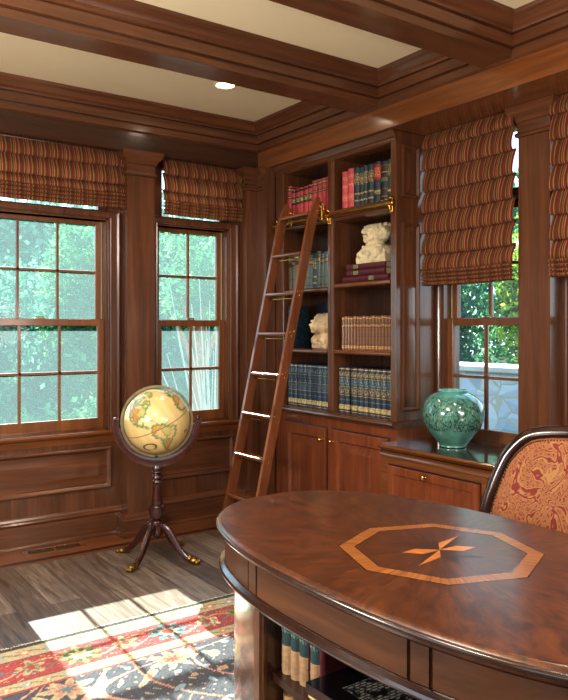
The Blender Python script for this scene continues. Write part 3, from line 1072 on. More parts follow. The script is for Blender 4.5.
for i in range(90):                                                    # hair locks lying on the skull
    al, be = rs.uniform(-2.6, 0.75), rs.uniform(0.0, 1.45)
    for s_ in (-1, 1):
        p = (s_ * 0.060 * math.cos(be) * abs(math.cos(al * .45)), -0.022 + 0.090 * math.sin(al + 1.2) * math.cos(be * .5) * 0.98, 0.192 + 0.060 * math.sin(be))
        if p[1] < 0.055 and p[2] > 0.165:
            bm_.ball(p, (0.011, 0.013, 0.008), 8, 6)
for i in range(9):
    bm_.ball((-0.056, 0.055 - i * 0.016, 0.205 + 0.012 * math.sin(i * 2.0)), (0.009, 0.011, 0.011), 8, 6)
for i in range(16):                                                    # drapery folds
    a = i / 15
    bm_.tube([(-0.06, 0.05 - 0.16 * a, 0.112 - 0.02 * a), (-0.074, 0.03 - 0.14 * a, 0.085), (-0.06, 0.0 - 0.1 * a, 0.05 + 0.02 * math.sin(9 * a))], 0.009, 6)
STONE = stone_mat('weathered_stone', (214, 200, 164))
sculpt(bm_, 'carved_figure', STONE, bust, 0.0035)
MB().bbox(-0.05, 0.05, -0.1, 0.11, 0.0, 0.012, 0.003).build('plinth', STONE, bust)

lion = thing('lion_bust', 'small pale stone lion bust on the left shelf beside the divider', 'sculpture', (0.095, -0.728, 1.2845))
bm_ = MB()
bm_.bbox(-0.055, 0.055, -0.085, 0.085, 0, 0.045, 0.01)
bm_.ball((-0.01, 0.05, 0.068), (0.055, 0.048, 0.048)).ball((-0.01, -0.05, 0.068), (0.055, 0.048, 0.048)).ball((0, 0, 0.08), (0.05, 0.07, 0.05))
bm_.ball((0, 0.0, 0.178), (0.07, 0.09, 0.078))                         # head and mane
bm_.ball((-0.05, 0.04, 0.158), (0.036, 0.05, 0.04))                    # muzzle, turned a little to the ladder
bm_.ball((-0.078, 0.06, 0.172), (0.014, 0.018, 0.011))
bm_.ball((-0.05, 0.045, 0.124), (0.03, 0.034, 0.014))
for yy_, zz_ in ((0.018, 0.205), (0.066, 0.2)):
    bm_.ball((-0.056, yy_, zz_), (0.016, 0.018, 0.01))
for s_ in (-1, 1):
    bm_.ball((-0.01, s_ * 0.055, 0.238), (0.02, 0.02, 0.018))
    bm_.ball((-0.058, s_ * 0.05, 0.06), (0.014, 0.03, 0.03))
    bm_.ball((-0.066, s_ * 0.05, 0.06), (0.012, 0.014, 0.014))
for i in range(16):
    a = 2 * PI * i / 16
    bm_.ball((-0.03, 0.012 + 0.074 * math.cos(a), 0.176 + 0.066 * math.sin(a)), 0.014, 8, 6)
    bm_.ball((0.012, 0.082 * math.cos(a + .2), 0.178 + 0.07 * math.sin(a + .2)), 0.015, 8, 6)
sculpt(bm_, 'carved_figure', stone_mat('cream_stone', (216, 190, 152)), lion, 0.0035)

# ------------------------------------------------------------------ vase
def vase_material():
    m = NT('celadon_glaze')
    tc = m.n('TexCoord')
    sp = m.n('SeparateXYZ', i_Vector=tc.outputs['Object'])
    z = sp.outputs[2]
    base = m.ramp(m.noise(m.coords(), 9, 4), [(0.3, lin(66, 122, 108)), (0.7, lin(112, 166, 148))])
    n1 = m.noise(m.coords('Object', (1, 1, 0.8)), 24, 6, 0.75, 2.2)
    n2 = m.noise(m.coords('Object', (1, 1, 0.35)), 46, 5, 0.7, 3.0)
    k = m.math('GREATER_THAN', m.math('MAXIMUM', n1, m.math('MULTIPLY', n2, 1.0)), 0.545)
    zm = m.math('MULTIPLY', m.math('GREATER_THAN', z, 0.105), m.math('LESS_THAN', m.math('ADD', z, m.math('MULTIPLY', n1, 0.05)), 0.325))
    fac = m.math('MULTIPLY', m.math('MULTIPLY', k, zm), 0.88)
    c = m.mix(fac, base, lin(30, 52, 42))
    v = m.n('TexVoronoi', i_Vector=m.coords('Object'), i_Scale=34.0)
    dots = m.math('MULTIPLY', m.math('LESS_THAN', v.outputs['Distance'], 0.2), zm)
    c = m.mix(m.math('MULTIPLY', dots, 0.5), c, lin(92, 46, 44))
    top = m.n('MapRange', i_Value=z, i_1=0.26, i_2=0.35)
    c = m.mix(m.math('MULTIPLY', top.outputs[0], 0.5), c, lin(96, 178, 176))
    m.bsdf(c, 0.14, 0, 0.9, 0.04)
    return m.mat


vs = thing('green_vase', 'large round celadon green vase with dark painted foliage on the counter', 'vase', (0.125, -1.908, 0.734))
pr_ = [(0.076, 0.0), (0.081, 0.004), (0.079, 0.01), (0.084, 0.02), (0.108, 0.046), (0.137, 0.08), (0.16, 0.115), (0.175, 0.15), (0.1815, 0.185), (0.180, 0.215), (0.171, 0.248), (0.154, 0.277), (0.128, 0.302), (0.102, 0.314), (0.088, 0.318),
       (0.082, 0.321), (0.082, 0.326), (0.087, 0.331)]
MB().lathe(pr_ + [(0.08, 0.331), (0.075, 0.325), (0.076, 0.318), (0.12, 0.29), (0.16, 0.2), (0.1, 0.04), (0.001, 0.02)], n=64, cap=(True, False)).build('body', vase_material(), vs, smooth=50)
MB().tube([(0.0825 * math.cos(2 * PI * i / 48), 0.0825 * math.sin(2 * PI * i / 48), 0.330) for i in range(48)], 0.0048, 8, closed=True).build('rim', plain('glazed_rim', (96, 168, 160), 0.15, 0, 0.9), vs, smooth=60)

# ------------------------------------------------------------------ globe on its stand
CAMP = Vector((-3.1566, -4.8244, 1.42))
GC = Vector((-1.197, -0.682, 0.853))
GR = 0.203
NA = [(-168, 66), (-156, 71), (-130, 70), (-110, 68), (-95, 70), (-82, 68), (-80, 62), (-94, 60), (-93, 57), (-82, 55), (-79, 52), (-78, 58), (-70, 61), (-64, 59), (-56, 52), (-60, 47), (-66, 44), (-70, 42), (-74, 40), (-76, 35), (-81, 31), (-80, 25), (-82, 29), (-90, 30), (-97, 27), (-97, 20), (-91, 18), (-87, 21), (-88, 16), (-83, 15), (-83, 10), (-78, 9), (-80, 7), (-85, 10), (-92, 14), (-105, 20), (-110, 24), (-114, 30), (-121, 35), (-124, 42), (-124, 48), (-132, 55), (-145, 60), (-158, 57), (-165, 61)]
SA = [(-78, 8), (-72, 12), (-62, 10), (-52, 5), (-50, 0), (-44, -3), (-35, -6), (-38, -13), (-40, -21), (-48, -26), (-54, -34), (-58, -38), (-63, -42), (-66, -47), (-69, -52), (-74, -52), (-74, -44), (-72, -30), (-70, -18), (-76, -14), (-81, -5), (-79, 1)]
AF = [(-6, 35), (10, 37), (11, 33), (20, 31), (32, 31), (36, 23), (43, 12), (51, 11), (40, -3), (40, -15), (35, -24), (28, -33), (19, -34), (12, -18), (13, -5), (9, 4), (-8, 4), (-17, 14), (-16, 22), (-10, 30)]
GL = [(-55, 60), (-43, 60), (-22, 70), (-20, 80), (-40, 83), (-65, 80), (-55, 70)]
EU = [(-9, 37), (-9, 43), (-1, 44), (-4, 48), (3, 51), (8, 54), (12, 55), (5, 59), (8, 63), (22, 70), (40, 67), (60, 68), (60, 45), (40, 45), (28, 41), (22, 37), (15, 40), (12, 44), (3, 43), (0, 38)]
AS = [(60, 68), (100, 76), (140, 72), (178, 68), (160, 60), (140, 54), (122, 38), (120, 25), (108, 12), (98, 8), (90, 22), (80, 8), (72, 20), (57, 26), (44, 13), (36, 30), (40, 45), (60, 45)]
AU = [(114, -22), (130, -12), (142, -11), (153, -28), (146, -38), (132, -32), (116, -34)]
CU = [(-85, 22), (-80, 23.5), (-75, 20.5), (-70, 19.5), (-68, 18), (-74, 18), (-78, 20)]
BA = [(-80, 73), (-68, 72), (-62, 66), (-72, 64), (-86, 70)]


def in_poly(lon, lat, poly):
    r = np.zeros(lon.shape, bool)
    j = len(poly) - 1
    for i in range(len(poly)):
        xi, yi = poly[i]
        xj, yj = poly[j]
        if yi != yj:
            c = ((yi > lat) != (yj > lat)) & (lon < (xj - xi) * (lat - yi) / (yj - yi) + xi)
            r ^= c
        j = i
    return r


def vcol_material(name, rough=0.5, coat=0.0, bump=False, spec=0.5):
    m = NT(name)
    a = m.n('VertexColor', layer_name='Col')
    p = m.bsdf(a.outputs[0], rough, 0, coat, 0.06, spec=spec, bump=m.noise(m.coords(), 260, 3) if bump else None, bump_d=0.004, bump_s=0.5)
    return m.mat


def set_vcol(me, cols):
    at = me.color_attributes.new('Col', 'FLOAT_COLOR', 'POINT')
    c = np.ones((len(me.vertices), 4), np.float32)
    c[:, :3] = cols
    at.data.foreach_set('color', c.ravel())


def L3(r, g, b):
    return np.array(lin(r, g, b)[:3])


def globe_mesh():
    NL, NB = 480, 240
    lon = np.linspace(-180, 180, NL, endpoint=False)
    lat = np.linspace(-89.6, 89.6, NB)
    LO, LA = np.meshgrid(lon, lat)
    lo, la = np.radians(LO), np.radians(LA)
    V = np.stack([GR * np.cos(la) * np.cos(lo), GR * np.cos(la) * np.sin(lo), GR * np.sin(la)], -1).reshape(-1, 3)
    idx = np.arange(NB * NL).reshape(NB, NL)
    a, b = idx[:-1], np.roll(idx, -1, 1)[:-1]
    c, d = np.roll(idx, -1, 1)[1:], idx[1:]
    F = np.stack([a, b, c, d], -1).reshape(-1, 4)
    me = bpy.data.meshes.new('map_ball')
    me.from_pydata(V.tolist(), [], F.tolist())
    me.polygons.foreach_set('use_smooth', [True] * len(me.polygons))
    jl = LO + 1.4 * np.sin(LA * 0.9) + 0.9 * np.sin(LA * 2.3 + LO)
    jb = LA + 1.2 * np.sin(LO * 0.8) + 0.8 * np.cos(LO * 2.1)
    land = np.zeros(LO.shape, bool)
    for p in (NA, SA, AF, GL, EU, AS, AU, CU, BA):
        land |= in_poly(jl, jb, p)
    ocean = L3(218, 192, 132)
    # coast shading: a few erosions of the land mask
    er = land.copy()
    edge = np.zeros(LO.shape)
    for kx in range(4):
        er2 = er & np.roll(er, 1, 1) & np.roll(er, -1, 1)
        er2[1:-1] &= er[:-2] & er[2:]
        edge += er & ~er2
        er = er2
    gr = land.copy()
    halo = np.zeros(LO.shape)
    for kx in range(3):
        g2 = gr | np.roll(gr, 1, 1) | np.roll(gr, -1, 1)
        g2[1:-1] |= gr[:-2] | gr[2:]
        halo += (g2 & ~gr) * (1 - kx * 0.28)
        gr = g2
    # countries: nearest of random seeds
    seeds = np.stack([rng.uniform(-170, 170, 210), rng.uniform(-55, 75, 210)], -1)
    best = np.full(LO.shape, 1e9)
    sec = np.full(LO.shape, 1e9)
    which = np.zeros(LO.shape, int)
    for i, (sx, sy) in enumerate(seeds):
        dd = ((jl - sx) * np.cos(la)) ** 2 + (jb - sy) ** 2
        up = dd < best
        sec = np.where(up, best, np.minimum(sec, dd))
        which[up] = i
        best = np.where(up, dd, best)
    border = (np.sqrt(sec) - np.sqrt(best)) < 0.9
    pal = np.array([L3(206, 150, 92), L3(206, 178, 122), L3(186, 176, 110), L3(214, 166, 96), L3(150, 160, 96), L3(206, 132, 88), L3(214, 190, 150)])
    col = np.tile(ocean, LO.shape + (1,))
    col = col * (1 + 0.05 * np.sin(LO * 0.3)[..., None])
    col = col * (1 - 0.18 * halo[..., None] * np.array([1, 0.6, 0.4]))
    lc = pal[which % 7]
    lc = np.where(border[..., None], L3(120, 132, 70), lc)
    e3 = np.clip(edge / 1.0, 0, 1)[..., None]
    lc = lc * (1 - e3 * 0.75) + L3(70, 128, 74) * e3 * 0.75
    col = np.where(land[..., None], lc, col)
    grid = (np.abs((LO % 15) - 7.5) > 7.2) | (np.abs((LA % 15) - 7.5) > 7.2)
    col = np.where(grid[..., None], col * 0.88, col)
    eq = np.abs(LA) < 0.7
    col = np.where(eq[..., None], L3(140, 96, 60), col)
    # printed cartouche and scale in the south Pacific / Atlantic
    ring = (np.abs(np.hypot((LO + 98) / 13, (LA + 26) / 8) - 1) < 0.16) & (LA > -34)
    col = np.where(ring[..., None], L3(96, 80, 50), col)
    sc_ = (np.abs(LO + 16) < 5) & (np.abs(LA + 30) < 3)
    col = np.where(sc_[..., None], L3(150, 112, 70), col)
    set_vcol(me, np.clip(col, 0, 1).reshape(-1, 3))
    return me


gb = thing('floor_globe', 'antique-style floor globe on a dark turned four-legged stand by the windows', 'globe', (GC.x, GC.y, 0))
w = (CAMP - GC).normalized()
right = Vector((0, 0, 1)).cross(w).normalized()
upv = w.cross(right).normalized()
th = math.radians(25)
u_ = (upv * math.cos(th) - right * math.sin(th)).normalized()      # leaning to the viewer's left
tl = math.radians(15)
Nn = (u_ * math.cos(tl) + w * math.sin(tl)).normalized()
P0 = (w * math.cos(tl) - u_ * math.sin(tl)).normalized()
E_ = Nn.cross(P0)
l0 = math.radians(-63)
Xa = P0 * math.cos(l0) - E_ * math.sin(l0)
Ya = P0 * math.sin(l0) + E_ * math.cos(l0)
RG = Matrix((Xa, Ya, Nn)).transposed()
gme = globe_mesh()
gme.materials.append(vcol_material('printed_globe', 0.3, 0.6))
go = bpy.data.objects.new('map_ball', gme)
COL.objects.link(go)
go.parent = gb
go.matrix_local = Matrix.Translation((0, 0, GC.z)) @ RG.to_4x4()
# meridian ring in the plane of the axis, facing the viewer
hz = Vector((w.x, w.y, 0)).normalized()
rr = Vector((0, 0, 1)).cross(hz)
ring = [Vector((0, 0, GC.z)) + (rr * math.cos(2 * PI * i / 72) + Vector((0, 0, 1)) * math.sin(2 * PI * i / 72)) * 0.2155 for i in range(72)]
MB().tube(ring, 1.0, closed=True, up=hz, sec=[(-0.010, -0.008), (0.010, -0.008), (0.010, 0.008), (-0.010, 0.008)]).build('meridian_ring', BRONZE, gb, smooth=40)
# pins where the ball meets the ring
mb = MB()
for s in (1, -1):
    a = math.radians(110) if s > 0 else math.radians(290)
    d = rr * math.cos(a) + Vector((0, 0, 1)) * math.sin(a)
    mb.tube([Vector((0, 0, GC.z)) + d * 0.2, Vector((0, 0, GC.z)) + d * 0.226], 0.008, 10)
mb.build('axis_pin', BRONZE, gb, smooth=50)
WG = wood('z', 'globe', 0.22, 0.6)
arc = []
rad = []
for i in range(49):
    a = math.radians(180 - 2 + (184) * i / 48)
    arc.append(Vector((0, 0, GC.z)) + (rr * math.cos(a) + Vector((0, 0, 1)) * math.sin(a)) * (0.252))
    t = abs(i - 24) / 24
    rad.append(1.55 - 0.55 * t)
mb = MB().tube(arc, rad, up=hz, sec=[(-0.016, -0.018), (0.016, -0.018), (0.02, 0.0), (0.016, 0.02), (-0.016, 0.02), (-0.02, 0.0)])
for p in (arc[0], arc[-1]):
    mb.ball(p + Vector((0, 0, 0.006)), (0.016, 0.016, 0.014), 12, 8)
mb.build('cradle_yoke', WG, gb, smooth=35)
MB().bbox(-0.02, 0.02, -0.012, 0.012, GC.z - 0.236, GC.z - 0.212, 0.003).build('ring_clamp', plain('green_bronze', (74, 84, 62), 0.4, 0.8), gb)
col = [(0.02, 0.61), (0.026, 0.60), (0.026, 0.585), (0.03, 0.58), (0.03, 0.548), (0.034, 0.545), (0.036, 0.538), (0.03, 0.53), (0.026, 0.524), (0.034, 0.514), (0.036, 0.506), (0.03, 0.498), (0.025, 0.492), (0.033, 0.482), (0.034, 0.476), (0.026, 0.468),
       (0.024, 0.46), (0.027, 0.42), (0.032, 0.37), (0.036, 0.338), (0.034, 0.333), (0.044, 0.33), (0.047, 0.323), (0.044, 0.315), (0.045, 0.30), (0.044, 0.275), (0.038, 0.255), (0.028, 0.243), (0.024, 0.238), (0.036, 0.234), (0.038, 0.228), (0.038, 0.15), (0.03, 0.142), (0.012, 0.13)]
MB().lathe(col, n=36).build('turned_column', WG, gb, smooth=40)
mb = MB()
for i in range(20):
    a = 2 * PI * i / 20
    mb.tube([(0.046 * math.cos(a), 0.046 * math.sin(a), 0.318), (0.0465 * math.cos(a), 0.0465 * math.sin(a), 0.296), (0.039 * math.cos(a), 0.039 * math.sin(a), 0.256)], 0.0045, 6)
mb.build('reeded_band', WG, gb, smooth=60)
for a in (math.radians(31), math.radians(122), math.radians(211), math.radians(301)):
    d = Vector((math.cos(a), math.sin(a), 0))
    pts, rads = [], []
    for r_, z_, q in ((0.03, 0.195, 1.0), (0.055, 0.205, 1.05), (0.085, 0.185, 1.05), (0.115, 0.145, 1.0), (0.145, 0.1, .95), (0.18, 0.06, .9), (0.215, 0.035, .85), (0.25, 0.024, .8)):
        pts.append(d * r_ + Vector((0, 0, z_)))
        rads.append(q)
    # smooth the path
    fine, fr = [], []
    for i in range(len(pts) - 1):
        for s in range(4):
            p0, p1, p2, p3 = pts[max(i - 1, 0)], pts[i], pts[i + 1], pts[min(i + 2, len(pts) - 1)]
            t = s / 4
            fine.append(0.5 * ((2 * p1) + (p2 - p0) * t + (2 * p0 - 5 * p1 + 4 * p2 - p3) * t * t + (3 * p1 - p0 - 3 * p2 + p3) * t ** 3))
            fr.append(rads[i] + (rads[i + 1] - rads[i]) * t)
    fine.append(pts[-1])
    fr.append(rads[-1])
    sec = [(-0.021, -0.014), (0.008, -0.016), (0.016, -0.011), (0.019, -0.006), (0.0165, 0.0), (0.019, 0.006), (0.016, 0.011), (0.008, 0.016), (-0.021, 0.014)]
    leg = MB().tube(fine, fr, sec=sec, up=(0, 0, 1)).build('leg', WG, gb, smooth=40)
    mb = MB()
    p = d * 0.262
    side = Vector((-d.y, d.x, 0))
    Rm = Matrix((d, side, Vector((0, 0, 1)))).transposed()
    mb.ball((p.x, p.y, 0.02), (0.03, 0.022, 0.0195), 14, 8, Rm)
    for s in (-1, 0, 1):
        q = d * 0.288 + side * (s * 0.013)
        mb.ball((q.x, q.y, 0.0135), (0.016, 0.0075, 0.013), 10, 8, Rm)
    mb.tube([d * 0.232 + Vector((0, 0, 0.03)), d * 0.246 + Vector((0, 0, 0.025))], 0.021, 14)
    mb.build('paw_foot', ANTIQUE, leg, smooth=60, label='brass paw foot')

# ------------------------------------------------------------------ rug
def rug():
    x0, x1, y0, y1 = -3.4, -0.42, -4.9, -1.50
    nx, ny = 440, 500
    xs = np.linspace(x0, x1, nx)
    ys = np.linspace(y1, y0, ny)
    X, Y = np.meshgrid(xs, ys)
    d = np.minimum(np.minimum(y1 - Y, Y - y0), np.minimum(X - x0, x1 - X))
    s = np.where((y1 - Y) <= np.minimum(X - x0, x1 - X), X, Y)
    NAVY, RED, BEI, TEAL, GRN, PNK, SAL, LBL = L3(50, 62, 78), L3(152, 54, 60), L3(168, 156, 128), L3(78, 112, 124), L3(104, 114, 78), L3(200, 142, 130), L3(178, 122, 102), L3(124, 150, 162)
    C = np.zeros(X.shape + (3,))
    C[:] = NAVY

    def put(mask, c):
        C[mask] = c

    def rosette(cx, cd, R, n, cols, u=s, v=d, ph=0.0):
        dx, dy = u - cx, v - cd
        r = np.hypot(dx, dy)
        a = np.arctan2(dy, dx)
        for fr, c, amp in cols:
            put(r < R * fr * (1 - amp + amp * np.cos(n * a + ph)), c)
    field = d > 0.42
    # main field: vines, palmettes and leaves on navy
    w1 = np.sin(7.3 * X + 2.1 * np.sin(5.1 * Y)) + np.sin(6.1 * Y + 1.9 * np.sin(6.7 * X))
    w2 = np.sin(9.7 * X - 4.0 * Y + 1.5 * np.sin(8 * Y)) + np.sin(8.9 * Y + 2.0 * np.sin(4.3 * X + 1))
    put(field & (np.abs(w1) < 0.085), SAL)
    put(field & (np.abs(w2) < 0.075), PNK)
    leaf = np.sin(21 * X + 3 * np.sin(13 * Y)) * np.sin(19 * Y + 3 * np.sin(11 * X))
    put(field & (leaf > 0.80), BEI)
    put(field & (leaf > 0.93), SAL)
    put(field & (leaf < -0.86), LBL)
    rs_ = np.random.default_rng(5)
    for cx in np.arange(x0 + 0.7, x1 - 0.4, 0.46):
        for cy in np.arange(y0 + 0.6, y1 - 0.5, 0.46):
            px, py = cx + rs_.uniform(-.08, .08), cy + rs_.uniform(-.08, .08)
            dx, dy = X - px, Y - py
            r = np.hypot(dx, dy * 1.3)
            a = np.arctan2(dy, dx)
            R = 0.12 * (0.72 + 0.28 * np.cos(7 * a + rs_.uniform(0, 6)))
            f2 = field
            cset = [(BEI, SAL, TEAL), (LBL, BEI, PNK), (BEI, GRN, RED)][rs_.integers(0, 3)]
            put(f2 & (r < R), cset[0])
            put(f2 & (r < R * .66), cset[1])
            put(f2 & (r < R * .36), cset[2])
    # small scattered sprigs
    sp1 = np.sin(61 * X + 2 * np.sin(23 * Y)) * np.sin(57 * Y + 2 * np.sin(29 * X))
    put(field & (sp1 > 0.93) & (leaf < 0.6), BEI)
    put(field & (sp1 < -0.94), PNK)
    # bands
    put(d < 0.032, L3(44, 50, 56))
    b1 = (d >= 0.032) & (d < 0.132)
    put(b1, BEI)
    b2 = (d >= 0.140) & (d < 0.335)
    put((d >= 0.132) & (d < 0.140), NAVY)
    put(b2, RED)
    b3 = (d >= 0.345) & (d < 0.415)
    put((d >= 0.335) & (d < 0.345), NAVY)
    put(b3, BEI)
    put((d >= 0.415) & (d < 0.425), RED)
    # guard flowers
    for bmask, cd, R in ((b1, 0.082, 0.034), (b3, 0.38, 0.024)):
        per = R * 3.4
        k_ = np.floor(s / per)
        du = s - (k_ + 0.5) * per
        dv = d - cd
        r = np.hypot(du, dv)
        a = np.arctan2(dv, du)
        put(bmask & (np.abs(dv - 0.3 * R * np.sin(2 * PI * s / per)) < 0.005), GRN)
        m_ = bmask & (r < R * (0.75 + 0.25 * np.cos(5 * a)))
        put(m_ & (k_ % 2 == 0), SAL)
        put(m_ & (k_ % 2 == 1), LBL)
        put(bmask & (r < R * 0.36), L3(220, 200, 150))
    # red border: vine, rosettes and palmettes
    put(b2 & (np.abs(d - 0.238 - 0.05 * np.sin(2 * PI * s / 0.42)) < 0.006), BEI)
    put(b2 & (np.abs(d - 0.238 + 0.055 * np.sin(2 * PI * s / 0.42 + .8)) < 0.005), TEAL)
    sp2 = np.sin(70 * s + 2 * np.sin(31 * d * 3)) * np.sin(66 * d * 1.1 + 2 * np.sin(27 * s))
    put(b2 & (sp2 > 0.9), BEI)
    put(b2 & (sp2 < -0.9), TEAL)
    sv = s
    for i, cx in enumerate(np.arange(-5.0, 0, 0.21)):
        if i % 2 == 0:
            sets = [(TEAL, L3(40, 66, 84), BEI, RED), (GRN, L3(60, 72, 44), BEI, SAL)][(i // 2) % 2]
            m_ = b2
            dx, dy = sv - cx, d - 0.238
            r = np.hypot(dx, dy)
            a = np.arctan2(dy, dx)
            put(m_ & (r < 0.098 * (0.8 + 0.2 * np.cos(8 * a))), sets[0])
            put(m_ & (r < 0.075 * (0.8 + 0.2 * np.cos(8 * a + 3.1))), sets[1])
            put(m_ & (r < 0.055 * (0.8 + 0.2 * np.cos(8 * a))), sets[2])
            put(m_ & (r < 0.026), sets[3])
        else:
            dx, dy = sv - cx, d - 0.238
            r = np.hypot(dx * 1.3, dy)
            a = np.arctan2(dy, dx)
            put(b2 & (r < 0.08 * (0.7 + 0.3 * np.cos(5 * a + 1.5))), BEI)
            put(b2 & (r < 0.05 * (0.7 + 0.3 * np.cos(5 * a + 1.5))), GRN)
            put(b2 & (r < 0.022), RED)
    C = C * 0.86 + L3(160, 146, 128) * 0.14
    C *= (1 + 0.10 * rng.standard_normal(X.shape))[..., None]
    Z = np.full(X.shape, 0.009) + 0.0006 * rng.standard_normal(X.shape)
    V = np.stack([X, Y, Z], -1).reshape(-1, 3)
    idx = np.arange(nx * ny).reshape(ny, nx)
    F = np.stack([idx[1:, :-1], idx[1:, 1:], idx[:-1, 1:], idx[:-1, :-1]], -1).reshape(-1, 4)
    me = bpy.data.meshes.new('woven_field')
    me.from_pydata(V.tolist(), [], F.tolist())
    set_vcol(me, np.clip(C, 0.002, 1).reshape(-1, 3))
    me.materials.append(vcol_material('rug_pile', 0.95, 0, False, 0.1))
    root = thing('area_rug', 'patterned oriental rug with red border and navy field on the wood floor', 'rug', (0, 0, 0))
    o = bpy.data.objects.new('woven_field', me)
    COL.objects.link(o)
    o.parent = root
    MB().box(x0 + .004, x1 - .004, y0 + .004, y1 - .004, 0.001, 0.0072).build('backing', plain('rug_backing', (60, 54, 50), 0.95), root)
    mb = MB()
    r2 = random.Random(4)
    n = 520
    for i in range(n):
        x = x0 + (x1 - x0) * (i + 0.5) / n
        ln = r2.uniform(0.018, 0.034)
        dx = r2.uniform(-.008, .008)
        wd = 0.0024
        mb.add([(x - wd, y1 - 0.002, 0.008), (x + wd, y1 - 0.002, 0.008), (x + wd + dx, y1 + ln, 0.002), (x - wd + dx, y1 + ln, 0.002)], [(0, 1, 2, 3)])
    mb.build('fringe', plain('cotton_fringe', (206, 198, 178), 0.95), root, kind='stuff', label='pale cotton fringe')
    return root


rug()

# ------------------------------------------------------------------ desk
DC = Vector((-1.55, -3.345, 0.0125))
DA, DB, DN = 0.476, 0.897, 2.42


def selli(a, b, t, n=DN):
    c, s = math.cos(t), math.sin(t)
    return (a * math.copysign(abs(c) ** (2 / n), c), b * math.copysign(abs(s) ** (2 / n), s))


NSEG = 144
TT = [2 * PI * i / NSEG for i in range(NSEG)]


def ring_at(off, z):
    return [(*selli(DA + off, DB + off, t), z) for t in TT]


def desk_top_material():
    m = NT('sunburst_walnut_top')
    tc = m.n('TexCoord')
    sp = m.n('SeparateXYZ', i_Vector=tc.outputs['Object'])
    an = m.math('ARCTAN2', sp.outputs[1], sp.outputs[0])
    r = m.math('SQRT', m.math('ADD', m.math('MULTIPLY', sp.outputs[0], sp.outputs[0]), m.math('MULTIPLY', sp.outputs[1], sp.outputs[1])))
    wdg = m.math('FLOOR', m.math('MULTIPLY', an, 8 / (2 * PI) * 1.0))
    # mirror the grain in neighbouring wedges
    fr = m.math('PINGPONG', m.math('MULTIPLY', an, 8 / (2 * PI)), 1.0)
    cx = m.n('CombineXYZ', i_X=m.math('MULTIPLY', fr, 3.2), i_Y=m.math('MULTIPLY', r, 3.0), i_Z=m.math('MULTIPLY', wdg, 0.05))
    g = m.noise(cx.outputs[0], 2.6, 7, 0.62, 1.6)
    cx2 = m.n('CombineXYZ', i_X=m.math('MULTIPLY', fr, 60.0), i_Y=m.math('MULTIPLY', r, 8.0), i_Z=wdg)
    g2 = m.noise(cx2.outputs[0], 1.0, 3, 0.6)
    f = m.math('ADD', m.math('MULTIPLY', g, 0.82), m.math('MULTIPLY', g2, 0.2))
    c = m.ramp(f, [(0.3, lin(34, 17, 10)), (0.5, lin(76, 40, 20)), (0.75, lin(112, 62, 31))])
    m.bsdf(c, 0.3, 0, 0.25, 0.18)
    return m.mat


WDK = {a: wood(a, 'desk', 0.3, 0.4) for a in 'xyz'}
desk = thing('oval_desk', 'oval walnut writing desk with an inlaid octagon star top and open book bay', 'desk', DC)
ztop = 0.7595
edge = [(-0.03, 0.722), (-0.006, 0.722), (-0.002, 0.728), (0.002, 0.735), (0.004, 0.744), (0.002, 0.752), (-0.004, 0.757), (-0.012, ztop)]
mb = MB().loft([ring_at(o, z) for o, z in edge], (True, False))
# top surface as a fan of rings so that the grain runs out from the middle
lp = [ring_at(-0.012, ztop)] + [[(p[0] * q, p[1] * q, ztop) for p in ring_at(-0.012, ztop)] for q in (0.75, 0.5, 0.25, 0.02)]
mb.loft(lp, (False, True))
mb.build('table_top', desk_top_material(), desk, smooth=30)
# dark edge bead
MB().tube([(p[0], p[1], 0.742) for p in ring_at(0.002, 0)], 0.0085, 8, closed=True).build('edge_bead', wood('x', 'counter', 0.22, 0.6), desk, smooth=60)
# apron
mb = MB().loft([ring_at(-0.028, 0.60), ring_at(-0.028, 0.722)], (True, True))
apr = mb.build('apron', WDK['y'], desk, smooth=60)
mb = MB()
for i in range(0, NSEG):
    pass
OCT = [(-0.203, .209), (.016, .292), (.217, .203), (.298, .013), (.233, -.19), (0, -.289), (-.218, -.2), (-.296, -.015)]
OR = [(0.296 * math.cos(math.radians(2 + 45 * i)), 0.296 * math.sin(math.radians(2 + 45 * i))) for i in range(8)]
zi = ztop + 0.0004
mb = MB()
for i in range(8):
    p, q = OR[i], OR[(i + 1) % 8]
    k_ = 0.845
    mb.add([(p[0], p[1], zi), (q[0], q[1], zi), (q[0] * k_, q[1] * k_, zi), (p[0] * k_, p[1] * k_, zi)], [(0, 1, 2, 3)])


def band_inlay():
    m = NT('satinwood_band')
    tc = m.n('TexCoord')
    sp = m.n('SeparateXYZ', i_Vector=tc.outputs['Object'])
    an = m.math('ARCTAN2', sp.outputs[1], sp.outputs[0])
    cx = m.n('CombineXYZ', i_X=m.math('MULTIPLY', an, 40.0), i_Y=m.math('MULTIPLY', sp.outputs[0], 2.0))
    g = m.noise(cx.outputs[0], 1.0, 4, 0.7)
    c = m.ramp(g, [(0.32, lin(84, 46, 20)), (0.5, lin(138, 84, 40)), (0.7, lin(170, 112, 56))])
    m.bsdf(c, 0.3, 0, 0.25, 0.18)
    return m.mat


mb.build('octagon_inlay', band_inlay(), desk, label='golden octagon band inlay')
